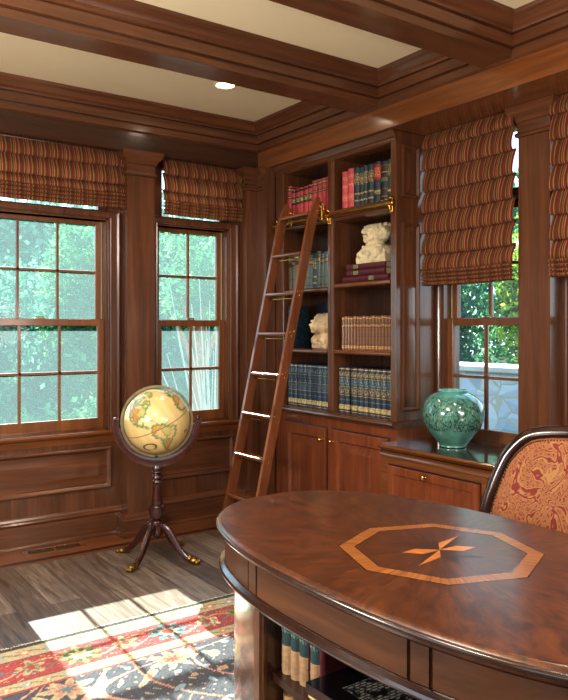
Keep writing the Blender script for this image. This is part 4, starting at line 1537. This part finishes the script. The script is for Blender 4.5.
# dark outlines and compass star
mb = MB()
for i in range(8):
    for k0, k1 in ((1.0, 1.012), (0.833, 0.845)):
        p, q = OR[i], OR[(i + 1) % 8]
        mb.add([(p[0] * k1, p[1] * k1, zi), (q[0] * k1, q[1] * k1, zi), (q[0] * k0, q[1] * k0, zi), (p[0] * k0, p[1] * k0, zi)], [(0, 1, 2, 3)])
mb.build('dark_stringing', wood('x', 'inlay_dark'), desk)
light, dark = MB(), MB()
zs = zi + 0.0003
for i in range(8):
    a = math.radians(-22 + 45 * i)
    R = 0.118 if i in (0, 4) else (0.17 if i in (1, 5) else 0.13)
    b0, b1 = a - math.radians(22.5), a + math.radians(22.5)
    Rb = 0.07
    tip = (R * math.cos(a), R * math.sin(a), zs)
    l_ = (Rb * math.cos(b1), Rb * math.sin(b1), zs)
    r_ = (Rb * math.cos(b0), Rb * math.sin(b0), zs)
    (light if i in (0, 4, 5, 1) else dark).add([(0, 0, zs), tip, l_], [(0, 1, 2)])
    (light if i in (0, 4) else dark).add([(0, 0, zs), r_, tip], [(0, 1, 2)])
light.build('light_star_points', wood('y', 'inlay', 0.3, 0.25), desk, label='pale half of the inlaid star')
dark.build('dark_star_points', wood('x', 'inlay_dark', 0.3, 0.25), desk, label='dark half of the inlaid star')
# drawer panels of the apron
BAY = 0.325


def strip(off0, off1, z0, z1, t0, t1, n=28):
    loops = []
    for i in range(n + 1):
        t = t0 + (t1 - t0) * i / n
        a, b = selli(DA + off0, DB + off0, t), selli(DA + off1, DB + off1, t)
        loops.append([(a[0], a[1], z0), (b[0], b[1], z0), (b[0], b[1], z1), (a[0], a[1], z1)])
    return MB().loft(loops, (True, True))


def ang(y, side=-1, off=0.0):
    # parameter angle on the left (-x) or right side for a given y
    s = math.copysign((abs(y) / (DB + off)) ** (DN / 2), y)
    t = math.asin(max(-1, min(1, s)))
    return PI - t if side < 0 else t


for side in (-1, 1):
    for y0, y1 in ((-0.315, 0.315), (-0.375, -0.325), (0.325, 0.375)):
        strip(-0.03, -0.02, 0.624, 0.712, ang(y0, side), ang(y1, side)).build('drawer_panel' if y1 - y0 > .2 else 'apron_block', wood('y', 'desk', 0.35, 0.3), desk, smooth=30)
for y0, y1, s in ((0.385, 0.80, -1), (-0.80, -0.385, -1), (0.385, 0.80, 1), (-0.80, -0.385, 1)):
    strip(-0.03, -0.021, 0.624, 0.712, ang(y0, s), ang(y1, s)).build('end_panel', WDK['y'], desk, smooth=30)
# lower bead moulding
prof = [(-0.06, 0.592), (-0.012, 0.592), (-0.004, 0.597), (-0.001, 0.605), (-0.004, 0.613), (-0.014, 0.618), (-0.02, 0.622), (-0.028, 0.623)]
MB().loft([ring_at(o, z) for o, z in prof], (True, True)).build('bead_moulding', wood('x', 'counter', 0.2, 0.7), desk, smooth=40)
# pedestal: curved end drums, open bay toward the room, knee space on the chair side
IN = -0.052
for sgn in (1, -1):
    out = []
    ta, tb = ang(sgn * BAY, -1, IN), ang(sgn * 0.42, 1, IN)
    n = 40
    if sgn > 0:
        ts = [ta + (tb - ta) * i / n for i in range(n + 1)]
    else:
        ta2 = ta
        tb2 = 2 * PI + tb if tb < 0 else tb
        ts = [ta2 + (tb2 - ta2) * i / n for i in range(n + 1)]
    out = [selli(DA + IN, DB + IN, t) for t in ts]
    yy = sgn * BAY
    # flat sides back to the bay
    out2 = out + [(0.1, sgn * 0.42), (0.1, yy), (-0.2, yy)]
    MB().prism('z', out2, 0.03, 0.592).build('end_drum', wood('z', 'desk', 0.2, 0.6), desk, smooth=30)
    mb = MB()
    ln = ang(sgn * (BAY + 0.012), -1, IN)
    l2 = ang(sgn * (BAY + 0.05), -1, IN)
    strip(IN - 0.004, IN + 0.008, 0.03, 0.592, ln, l2, 6).build('bay_stile', WDK['z'], desk, smooth=30)
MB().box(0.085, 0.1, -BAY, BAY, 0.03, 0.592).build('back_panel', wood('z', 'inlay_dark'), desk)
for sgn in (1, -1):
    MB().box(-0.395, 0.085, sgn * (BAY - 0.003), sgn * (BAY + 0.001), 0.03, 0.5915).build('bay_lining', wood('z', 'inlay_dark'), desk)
SHZ = 0.378
for z in (SHZ, 0.075):
    pts = [selli(DA + IN - 0.03, DB + IN - 0.03, ang(y, -1, IN - 0.03)) for y in np.linspace(-BAY + 0.0035, BAY - 0.0035, 15)]
    MB().prism('z', pts + [(0.085, BAY - 0.0005), (0.085, -BAY + 0.0005)], z - 0.022, z).build('shelf', wood('y', 'counter', 0.3, 0.3), desk, smooth=30)
plin = [(-0.02, 0.0), (-0.02, 0.022), (-0.03, 0.028), (-0.045, 0.03)]
MB().loft([ring_at(o - 0.01, z) for o, z in plin], (True, True)).build('plinth', WDK['x'], desk, smooth=40)
sh = DC.z + SHZ + 0.0008

# desk bay contents
M_TC = band_mat('teal_and_cream_spine', (176, 142, 104), [(.5, 1.01, (46, 72, 72), 0), (.72, .9, (120, 140, 124), .58)], 0.8)
M_MAR = band_mat('maroon_jacket', (92, 30, 34), [])
tl_ = ['first', 'second', 'third', 'last']
y_e = [(-3.0265, -3.076), (-3.0765, -3.117), (-3.1175, -3.1625), (-3.1705, -3.214)]
for i, (ya, yb) in enumerate(y_e):
    book(f'{tl_[i]} from left of the teal-topped cream books in the desk bay', M_TC, (-1.906, (ya + yb) / 2, sh), ya - yb - 0.0006, 0.172 - 0.002 * i, 0.2, 'teal and cream books in the desk bay')
book('very thin maroon book squeezed before the last teal-topped cream book', M_MAR, (-1.9, -3.1665, sh), 0.007, 0.165, 0.2)
mar = book('tall maroon jacketed book at the right of the teal and cream books', M_MAR, (-1.902, -3.225, sh), 0.02, 0.175, 0.24)
MB().box(0.09, 0.15, -0.0112, -0.0101, 0.09, 0.13).build('dark_title_patch', BLACK, mar)
# a low pile: two plain volumes and the black picture book on top
M_YEL = plain('cream_boards', (206, 192, 120), 0.7, noise=0.1)
M_GRY = plain('grey_boards', (96, 104, 104), 0.7, noise=0.1)
px0, py0 = -1.965, -3.246


def flat_book(label, mat, z, t, w_, l_, x_, y_, group=None):
    """lying flat: spine along the front (y) direction, facing the room"""
    root = thing('book', label, 'book', (x_, y_, z), 0, group)
    c = 0.003
    MB().bbox(0, w_, -l_, 0, t - c, t, 0.001).bbox(0, w_, -l_, 0, 0, c, 0.001).bbox(0, 0.004, -l_, 0, 0.0005, t - 0.0005, 0.0008).build('cover', mat, root)
    MB().box(0.005, w_ - 0.005, -l_ + 0.005, -0.005, c + 0.0003, t - c - 0.0003).build('page_block', PAPER, root)
    return root


flat_book('grey book at the bottom of the flat pile in the desk bay', M_GRY, sh, 0.022, 0.27, 0.33, px0 + 0.012, py0 + 0.002)
flat_book('cream yellow book in the middle of the flat pile in the desk bay', M_YEL, sh + 0.0226, 0.014, 0.275, 0.335, px0 + 0.008, py0 + 0.004)
BLK = plain('black_gloss_jacket', (14, 14, 14), 0.25, coat=0.5)
zbk = sh + 0.0372
bk = flat_book('glossy black picture book with white street graphics lying on top of the pile', BLK, zbk, 0.03, 0.30, 0.35, px0, py0 + 0.006)


def text(s, parent, loc, size, mat, rot=(0, 0, 0), ext=0.0):
    cu = bpy.data.curves.new('lettering', 'FONT')
    cu.body = s
    cu.size = size
    cu.align_x = 'LEFT'
    ob = bpy.data.objects.new('tmp_text', cu)
    COL.objects.link(ob)
    bpy.context.view_layer.update()
    dg = bpy.context.evaluated_depsgraph_get()
    me = bpy.data.meshes.new_from_object(ob.evaluated_get(dg))
    bpy.data.objects.remove(ob)
    me.materials.clear()
    me.materials.append(mat)
    o = bpy.data.objects.new('lettering', me)
    COL.objects.link(o)
    o.parent = parent
    o.location = loc
    o.rotation_euler = rot
    return o


JWH = plain('jacket_white', (176, 172, 160), 0.5)
JGR = plain('jacket_grey', (74, 74, 70), 0.5)
# printed cover: title line and a blocky street scene
text('BOND STREET', bk, (0.235, -0.05, 0.0304), 0.036, JGR, (0, 0, -PI / 2))
mb = MB()
r3 = random.Random(11)
mb.box(0.06, 0.17, -0.31, -0.085, 0.0301, 0.0304)
pm = NT('street_scene_print')
vv = pm.coords('Object', (1, 1, 1))
n1_ = pm.n('TexBrick', i_Vector=vv, i_Scale=22.0)
n1_.inputs['Mortar Size'].default_value = 0.06
n2_ = pm.noise(vv, 34, 2, 0.5)
kk = pm.math('MULTIPLY', pm.math('GREATER_THAN', n2_, 0.47), pm.math('LESS_THAN', n1_.outputs['Fac'], 0.5))
pm.bsdf(pm.mix(kk, lin(20, 20, 20), lin(150, 146, 134)), 0.4)
mb.build('cover_picture', pm.mat, bk)
# lower shelf: three short cream books, tops just showing
zl = DC.z + 0.075 + 0.0008
y = DC.y + BAY - 0.005
for i, (t, h, c_) in enumerate(((0.05, 0.235, 'tan'), (0.045, 0.225, 'tan'), (0.05, 0.24, 'grey'))):
    mt = {'tan': band_mat('tan_boards', (186, 142, 92), [(.7, .8, (120, 70, 40), 0)], 0.8), 'grey': M_GRY}[c_]
    book(['tan book at the left end of the lower desk shelf', 'tan book beside the grey one on the lower desk shelf', 'grey book on the lower desk shelf under the flat pile'][i], mt, (-1.90, y - t / 2, zl), t - 0.001, h, 0.18, 'books on the lower desk shelf')
    y -= t

# ------------------------------------------------------------------ armchair
def damask():
    m = NT('paisley_damask')
    v = m.coords('Object', (1, 1, 1))
    warp = m.n('TexNoise', i_Vector=v, i_Scale=5.0, i_Detail=2.0)
    wv = m.n('VectorMath', operation='MULTIPLY_ADD', i_0=warp.outputs['Color'], i_1=(0.09, 0.09, 0.09), i_2=v)
    lane = m.noise(wv.outputs[0], 7.5, 2, 0.5, 1.2)
    lane_k = m.math('LESS_THAN', m.math('ABSOLUTE', m.math('SUBTRACT', lane, 0.5)), 0.015)
    edge_k = m.math('LESS_THAN', m.math('ABSOLUTE', m.math('SUBTRACT', m.math('ABSOLUTE', m.math('SUBTRACT', lane, 0.5)), 0.03)), 0.007)
    vor = m.n('TexVoronoi', i_Vector=wv.outputs[0], i_Scale=15.0)
    rings = m.math('GREATER_THAN', m.math('SINE', m.math('MULTIPLY', vor.outputs['Distance'], 60.0)), 0.0)
    vor2 = m.n('TexVoronoi', i_Vector=wv.outputs[0], i_Scale=60.0, feature='DISTANCE_TO_EDGE')
    fine = m.math('LESS_THAN', vor2.outputs['Distance'], 0.14)
    f = m.math('MAXIMUM', m.math('MULTIPLY', rings, 0.62), m.math('MULTIPLY', fine, 0.62))
    f = m.math('MULTIPLY', f, m.math('SUBTRACT', 1.0, m.math('MULTIPLY', lane_k, 0.95)))
    f = m.math('MAXIMUM', f, m.math('MULTIPLY', edge_k, 0.95))
    c = m.mix(f, lin(122, 44, 40), lin(166, 122, 76))
    m.bsdf(c, 0.75, spec=0.3, bump=f, bump_d=0.001, bump_s=0.3)
    return m.mat


CH = Vector((-0.70, -3.27, 0.0165))
chair = thing('armchair', 'dark wood framed armchair with red and gold paisley back behind the desk', 'chair', CH)
WCH = wood('z', 'counter', 0.2, 0.6)


def back_pt(u, z):
    """back surface: rakes back with height and wraps forward at the sides (local x toward the wall)"""
    return Vector((0.02 + 0.16 * (z - 0.5) - 0.30 * abs(u) ** 2.0, u, z))


OUT = [(-0.45, 0.44), (-0.445, 0.55), (-0.434, 0.66), (-0.412, 0.76), (-0.378, 0.86), (-0.342, 0.918), (-0.29, 0.966), (-0.22, 0.988), (-0.12, 0.999), (0.0, 1.002)]
OUT = OUT + [(-a, b) for a, b in OUT[-2::-1]]


def smooth_path(pts, k_=4):
    o = []
    for i in range(len(pts) - 1):
        p0, p1, p2, p3 = [np.array(pts[max(0, min(len(pts) - 1, q))], float) for q in (i - 1, i, i + 1, i + 2)]
        for s in range(k_):
            t = s / k_
            o.append(tuple(0.5 * ((2 * p1) + (p2 - p0) * t + (2 * p0 - 5 * p1 + 4 * p2 - p3) * t * t + (3 * p1 - p0 - 3 * p2 + p3) * t ** 3)))
    o.append(pts[-1])
    return o


OS = smooth_path(OUT)
sec = [(-0.026, -0.022), (0.012, -0.024), (0.024, -0.016), (0.03, 0.0), (0.024, 0.016), (0.012, 0.024), (-0.026, 0.022)]
path = [back_pt(*p) for p in OS]
MB().tube(path, 1.0, sec=[(a, b) for a, b in [(0.026 * math.cos(2 * PI * i / 14), 0.03 * math.sin(2 * PI * i / 14)) for i in range(14)]], up=(1, 0, 0.16)).build('back_frame', WCH, chair, smooth=60)
# upholstered panel inside the frame, gently padded
NS, NR = len(OS), 9
loops = []
cu_, cz_ = 0.0, 0.74
for k_ in range(NR):
    q = [0.945, 0.93, 0.9, 0.8, 0.65, 0.5, 0.33, 0.16, 0.03][k_]
    pad = [0.0, 0.018, 0.026, 0.034, 0.04, 0.042, 0.043, 0.043, 0.043][k_]
    lp = []
    for u, z in OS:
        uu, z2 = cu_ + (u - cu_) * q, cz_ + (z - cz_) * (q if z > cz_ else min(1, q + 0.0))
        p = back_pt(uu, z2)
        p.x -= pad
        lp.append(p)
    loops.append(lp)
mb = MB().loft(loops, (False, True))
mb.build('back_upholstery', damask(), chair, smooth=60)
mb = MB()
for u, z in smooth_path([(a * 0.915, cz_ + (b - cz_) * 0.9) for a, b in OUT], 7):
    p = back_pt(u, z)
    mb.ball((p.x - 0.024, p.y, p.z), 0.0042, 6, 5)
mb.build('nailhead_trim', plain('dark_nailheads', (44, 34, 22), 0.35, 0.7), chair, smooth=60, kind='stuff')
# back board
mb = MB().loft([[back_pt(u * 0.95, cz_ + (z - cz_) * 0.95) + Vector((0.012, 0, 0)) for u, z in OS], [back_pt(u * 0.5, cz_ + (z - cz_) * 0.5) + Vector((0.016, 0, 0)) for u, z in OS]], (False, True))
mb.build('outside_back', damask(), chair, smooth=60)
mb = MB().bbox(-0.36, 0.0, -0.31, 0.31, 0.40, 0.47, 0.02)
mb.build('seat', damask(), chair, smooth=40)
mb = MB().bbox(-0.37, 0.01, -0.32, 0.32, 0.33, 0.40, 0.008)
mb.build('seat_rail', WCH, chair)
for x_, y_, sx in ((-0.33, -0.28, -1), (-0.33, 0.28, -1), (-0.02, -0.28, 1), (-0.02, 0.28, 1)):
    MB().tube([(x_, y_, 0.36), (x_ + 0.012 * sx, y_, 0.24), (x_ + 0.004 * sx, y_, 0.1), (x_ + 0.03 * sx, y_, 0.0)], [0.03, 0.027, 0.02, 0.018], 12).build('leg', WCH, chair, smooth=60)
for s in (-1, 1):
    mb = MB().tube(smooth_path([tuple(back_pt(s * 0.403, 0.62)), (-0.12, s * 0.40, 0.63), (-0.24, s * 0.39, 0.625), (-0.30, s * 0.38, 0.58), (-0.31, s * 0.34, 0.42)]), 0.022, 12)
    mb.build('armrest', WCH, chair, smooth=60)

# ------------------------------------------------------------------ floor vent
vent = thing('floor_vent', 'slotted wooden heating vent set into the floor border below the window', 'vent', (-1.66, -0.135, 0))
MB().box(-0.2, 0.2, -0.055, 0.055, 0.0003, 0.004).build('vent_frame', wood('x', 'warm'), vent)
mb = MB()
for s in (-1, 1):
    for i in range(11):
        x = s * 0.087 + (i - 5) * 0.0145
        mb.box(x - 0.004, x + 0.004, -0.036, 0.036, 0.0041, 0.0056)
mb.build('vent_slots', BLACK, vent)

# ------------------------------------------------------------------ outdoors
def ground_material():
    m = NT('garden_ground')
    n = m.noise(m.coords(), 1.5, 6)
    c = m.ramp(n, [(0.3, lin(22, 44, 32)), (0.7, lin(42, 66, 44))])
    m.bsdf(c, 1.0, spec=0.1)
    return m.mat


tag(MB().add([(-40, -30, -0.4), (40, -30, -0.4), (40, 50, -0.4), (-40, 50, -0.4)], [(0, 1, 2, 3)]).build('ground', ground_material()), kind='structure')


def stone_wall_mat():
    m = NT('fieldstone')
    v = m.coords('Object', (1, 1.0, 1.25))
    wn = m.n('TexNoise', i_Vector=v, i_Scale=3.0)
    wv = m.n('VectorMath', operation='MULTIPLY_ADD', i_0=wn.outputs['Color'], i_1=(0.12, 0.12, 0.12), i_2=v)
    ed = m.n('TexVoronoi', i_Vector=wv.outputs[0], i_Scale=4.6, feature='DISTANCE_TO_EDGE')
    ce = m.n('TexVoronoi', i_Vector=wv.outputs[0], i_Scale=4.6)
    sp = m.n('SeparateColor', i_Color=ce.outputs['Color'])
    c = m.ramp(sp.outputs[0], [(0.1, lin(178, 188, 198)), (0.5, lin(222, 226, 226)), (0.9, lin(200, 208, 220))])
    c = m.mix(m.math('LESS_THAN', ed.outputs['Distance'], 0.035), c, lin(206, 196, 172))
    m.bsdf(c, 0.9, spec=0.2, bump=ed.outputs['Distance'], bump_d=0.05, bump_s=0.6)
    return m.mat


sw = thing('stone_wall', 'pale grey fieldstone garden wall outside the window behind the vase', 'wall', (2.6, 0, -0.4), kind='thing')
MB().bbox(0, 0.4, -3.2, 2.6, 0, 1.40, 0.02).build('stone_courses', stone_wall_mat(), sw)
MB().bbox(-0.04, 0.44, -3.2, 2.6, 1.402, 1.47, 0.015).build('coping', plain('coping_stone', (220, 214, 200), 0.9, noise=0.1, nscale=6), sw)


def leaf_mat(name, a, b, c):
    m = NT(name)
    n = m.n('TexVoronoi', i_Vector=m.coords('Object'), i_Scale=7.0)
    sp = m.n('SeparateColor', i_Color=n.outputs['Color'])
    col = m.ramp(sp.outputs[0], [(0.1, lin(*a)), (0.5, lin(*b)), (0.9, lin(*c))])
    d = m.n('BsdfDiffuse', i_Color=col)
    t = m.n('BsdfTranslucent', i_Color=col)
    mx = m.n('MixShader', i_Fac=0.5)
    m.link(d.outputs[0], mx.inputs[1])
    m.link(t.outputs[0], mx.inputs[2])
    m.link(mx.outputs[0], m.out.inputs[0])
    return m.mat


LEAF_A = leaf_mat('leaf_green', (36, 94, 62), (70, 138, 86), (120, 172, 104))
LEAF_B = leaf_mat('leaf_bluegreen', (30, 84, 68), (60, 122, 96), (112, 160, 124))
LEAF_H = leaf_mat('leaf_hedge', (30, 78, 66), (60, 124, 98), (110, 164, 134))
LEAF_Y = leaf_mat('leaf_yellow', (84, 124, 40), (146, 172, 60), (204, 210, 100))
BARK = plain('bark', (124, 88, 62), 0.9, noise=0.3, nscale=12)
PALE_BARK = plain('pale_bark', (186, 176, 164), 0.9, noise=0.15, nscale=12)


def crown_mesh(c, r, n, size, seed):
    g = np.random.default_rng(seed)
    nb = 16
    cl = g.normal(0, 1, (nb, 3))
    cl /= np.linalg.norm(cl, axis=1)[:, None]
    cl = cl * g.uniform(0.3, 0.85, (nb, 1)) * np.array(r) + np.array(c)
    ii = g.integers(0, nb, n)
    P = cl[ii] + g.normal(0, 0.26, (n, 3)) * np.array(r)
    q = (P - np.array(c)) / np.array(r)
    L = np.linalg.norm(q, axis=1)[:, None]
    P = np.array(c) + q / np.maximum(L / 1.15, 1) * np.array(r)
    A = g.normal(0, 1, (n, 3))
    A /= np.linalg.norm(A, axis=1)[:, None]
    B = np.cross(A, g.normal(0, 1, (n, 3)))
    B /= np.linalg.norm(B, axis=1)[:, None]
    s = g.uniform(0.6, 1.3, (n, 1)) * size
    V = np.stack([P - A * s, P + B * s * 0.55, P + A * s, P - B * s * 0.55], 1).reshape(-1, 3)
    F = np.arange(4 * n).reshape(n, 4)
    me = bpy.data.meshes.new('crown')
    me.from_pydata(V.tolist(), [], F.tolist())
    return me


def tree(name, label, loc, cr, cz, n, size, mat, seed, trunk_r=0.09, bark=BARK, lean=0.0, cat='tree'):
    root = thing(name, label, cat, loc)
    me = crown_mesh((0, 0, cz), cr, n, size, seed)
    me.materials.append(mat)
    o = bpy.data.objects.new('crown', me)
    COL.objects.link(o)
    o.parent = root
    r_ = random.Random(seed)
    mb = MB().tube([(0, 0, 0), (lean * 0.3, 0.03, cz * 0.4), (lean, 0, cz)], [trunk_r, trunk_r * 0.8, trunk_r * 0.4], 10)
    for i in range(7):
        a = r_.uniform(0, 2 * PI)
        z0 = cz * r_.uniform(0.35, 0.8)
        mb.tube([(lean * z0 / cz, 0, z0), (cr[0] * 0.4 * math.cos(a), cr[1] * 0.4 * math.sin(a), z0 + cz * 0.25), (cr[0] * 0.6 * math.cos(a), cr[1] * 0.6 * math.sin(a), z0 + cz * 0.35)], [trunk_r * .45, trunk_r * .3, trunk_r * .12], 7)
    mb.build('trunk', bark, root, smooth=60)
    return root


G = -0.4
# seen through the left wall's windows (beyond y > 0)
RUST = plain('rust_bark', (176, 112, 80), 0.9, noise=0.25, nscale=10)
tree('garden_tree', 'broad blue-green tree seen through the left panes of the wide window', (-1.05, 5.4, G), (1.05, 0.55, 1.15), 1.75, 7000, 0.06, LEAF_B, 21)
tree('garden_tree', 'yellow-tipped tree seen in the right panes of the wide window', (0.95, 6.3, G), (0.72, 0.55, 1.35), 2.1, 7000, 0.06, LEAF_A, 22)
tree('garden_tree', 'green tree with a rust brown trunk seen through the narrow window', (2.32, 5.3, G), (0.7, 0.5, 0.95), 2.6, 3200, 0.05, LEAF_A, 23, 0.15, RUST, 0.1)
tree('garden_tree', 'blue-green tree right of the rust brown trunk outside the narrow window', (3.75, 7.2, G), (1.0, 0.55, 1.4), 2.0, 7000, 0.06, LEAF_B, 24)
tree('garden_tree', 'far wide tree behind the rust brown trunk', (1.9, 8.8, G), (1.75, 0.6, 1.6), 2.2, 9000, 0.08, LEAF_B, 25)
tree('garden_tree', 'far tree filling the gap behind the broad blue-green tree', (-2.0, 8.0, G), (1.7, 0.6, 1.6), 2.1, 9000, 0.08, LEAF_A, 26)
tree('garden_shrub', 'low bright shrub at the foot of the trees outside the wide window', (0.0, 3.6, G), (0.85, 0.4, 0.45), 0.6, 4500, 0.05, LEAF_A, 27, 0.04, cat='shrub')
tree('garden_shrub', 'low shrub outside the narrow window near the corner', (2.0, 3.3, G), (0.4, 0.35, 0.4), 0.5, 3500, 0.045, LEAF_B, 28, 0.04, cat='shrub')
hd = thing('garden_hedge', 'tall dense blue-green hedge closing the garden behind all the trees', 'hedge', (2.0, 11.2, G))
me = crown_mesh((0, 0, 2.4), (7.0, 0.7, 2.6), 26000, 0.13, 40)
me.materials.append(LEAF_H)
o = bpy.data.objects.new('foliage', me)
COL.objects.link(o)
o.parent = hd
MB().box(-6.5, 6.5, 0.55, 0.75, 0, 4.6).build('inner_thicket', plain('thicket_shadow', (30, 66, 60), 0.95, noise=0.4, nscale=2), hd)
# bare pale branches outside the narrow window
br_ = thing('bare_shrub', 'bare pale branching shrub right outside the narrow window', 'shrub', (0.75, 2.1, G))
mb = MB()
r5 = random.Random(8)
for i in range(26):
    a = r5.uniform(0, 2 * PI)
    sp_ = r5.uniform(0.1, 0.75)
    hh = r5.uniform(1.3, 2.5)
    x0_, y0_ = 0.1 * math.cos(a), 0.1 * math.sin(a)
    mb.tube([(x0_, y0_, 0), (sp_ * 0.45 * math.cos(a), sp_ * .3 * math.sin(a), hh * 0.45), (sp_ * math.cos(a + .3), sp_ * .5 * math.sin(a), hh)], [0.016, 0.011, 0.004], 6)
mb.build('branches', PALE_BARK, br_, smooth=60)
# seen through the right wall's window, over the stone wall
tree('garden_tree', 'sunlit yellow-green tree above the stone wall, right side of the vase window', (5.1, 0.95, G), (0.6, 0.62, 1.3), 2.1, 6000, 0.05, LEAF_Y, 31)
tree('garden_tree', 'deep green tree above the stone wall, left side of the vase window', (5.1, 2.75, G), (0.65, 0.75, 1.35), 2.1, 7000, 0.055, LEAF_A, 32)
tree('garden_tree', 'tall green tree farther back above the stone wall', (7.6, 2.6, G), (0.8, 2.0, 1.9), 2.5, 9000, 0.08, LEAF_A, 33)


# ------------------------------------------------------------------ light, sky, camera
sun = bpy.data.lights.new('sun', 'SUN')
sun.energy = 14.5
sun.angle = math.radians(0.6)
sun.color = (1.0, 0.93, 0.82)
so = bpy.data.objects.new('sun', sun)
COL.objects.link(so)
so.rotation_euler = Vector((-0.03, -1.0, -0.64)).to_track_quat('-Z', 'Y').to_euler()

wld = bpy.data.worlds.new('sky')
SC.world = wld
wld.use_nodes = True
nt = wld.node_tree
nt.nodes.clear()
out = nt.nodes.new('ShaderNodeOutputWorld')
bg = nt.nodes.new('ShaderNodeBackground')
tcw = nt.nodes.new('ShaderNodeTexCoord')
sepw = nt.nodes.new('ShaderNodeSeparateXYZ')
rmp = nt.nodes.new('ShaderNodeValToRGB')
rmp.color_ramp.elements[0].position = 0.0
rmp.color_ramp.elements[0].color = (0.80, 0.92, 1.0, 1)
rmp.color_ramp.elements[1].position = 0.7
rmp.color_ramp.elements[1].color = (0.45, 0.70, 1.0, 1)
nt.links.new(tcw.outputs['Generated'], sepw.inputs[0])
nt.links.new(sepw.outputs[2], rmp.inputs[0])
nt.links.new(rmp.outputs[0], bg.inputs[0])
bg.inputs[1].default_value = 1.7
nt.links.new(bg.outputs[0], out.inputs[0])

# unseen warm point lights, added to fill the room and lift the ceiling
for x, y, z, p in ((-2.7, -3.1, 2.45, 45), (-3.9, -5.2, 2.3, 14), (-1.8, -5.9, 2.3, 40), (-3.6, -2.2, 1.4, 105), (-0.7, -4.8, 1.5, 45)):
    pd = bpy.data.lights.new('fill_light', 'POINT')
    pd.energy = p
    pd.color = (1.0, 0.93, 0.84)
    pd.shadow_soft_size = 0.3
    po = bpy.data.objects.new('fill_light', pd)
    COL.objects.link(po)
    po.location = (x, y, z)

cam = bpy.data.cameras.new('camera')
cam.sensor_fit = 'HORIZONTAL'
cam.sensor_width = 36.0
cam.lens = 725.0 / 568.0 * 36.0
cam.shift_y = -20.0 / 568.0
cam.clip_start = 0.05
cam.clip_end = 200
co = bpy.data.objects.new('camera', cam)
COL.objects.link(co)
co.location = CAMP
co.rotation_euler = (PI / 2, 0, -math.radians(35.25))
SC.camera = co

SC.view_settings.view_transform = 'Standard'
SC.view_settings.look = 'None'
SC.view_settings.exposure = 1.0
SC.view_settings.gamma = 0.9
SC.cycles.use_denoising = True
SC.cycles.max_bounces = 8
SC.cycles.transparent_max_bounces = 12
SC.cycles.sample_clamp_indirect = 6.0
SC.cycles.caustics_reflective = False
SC.cycles.caustics_refractive = False
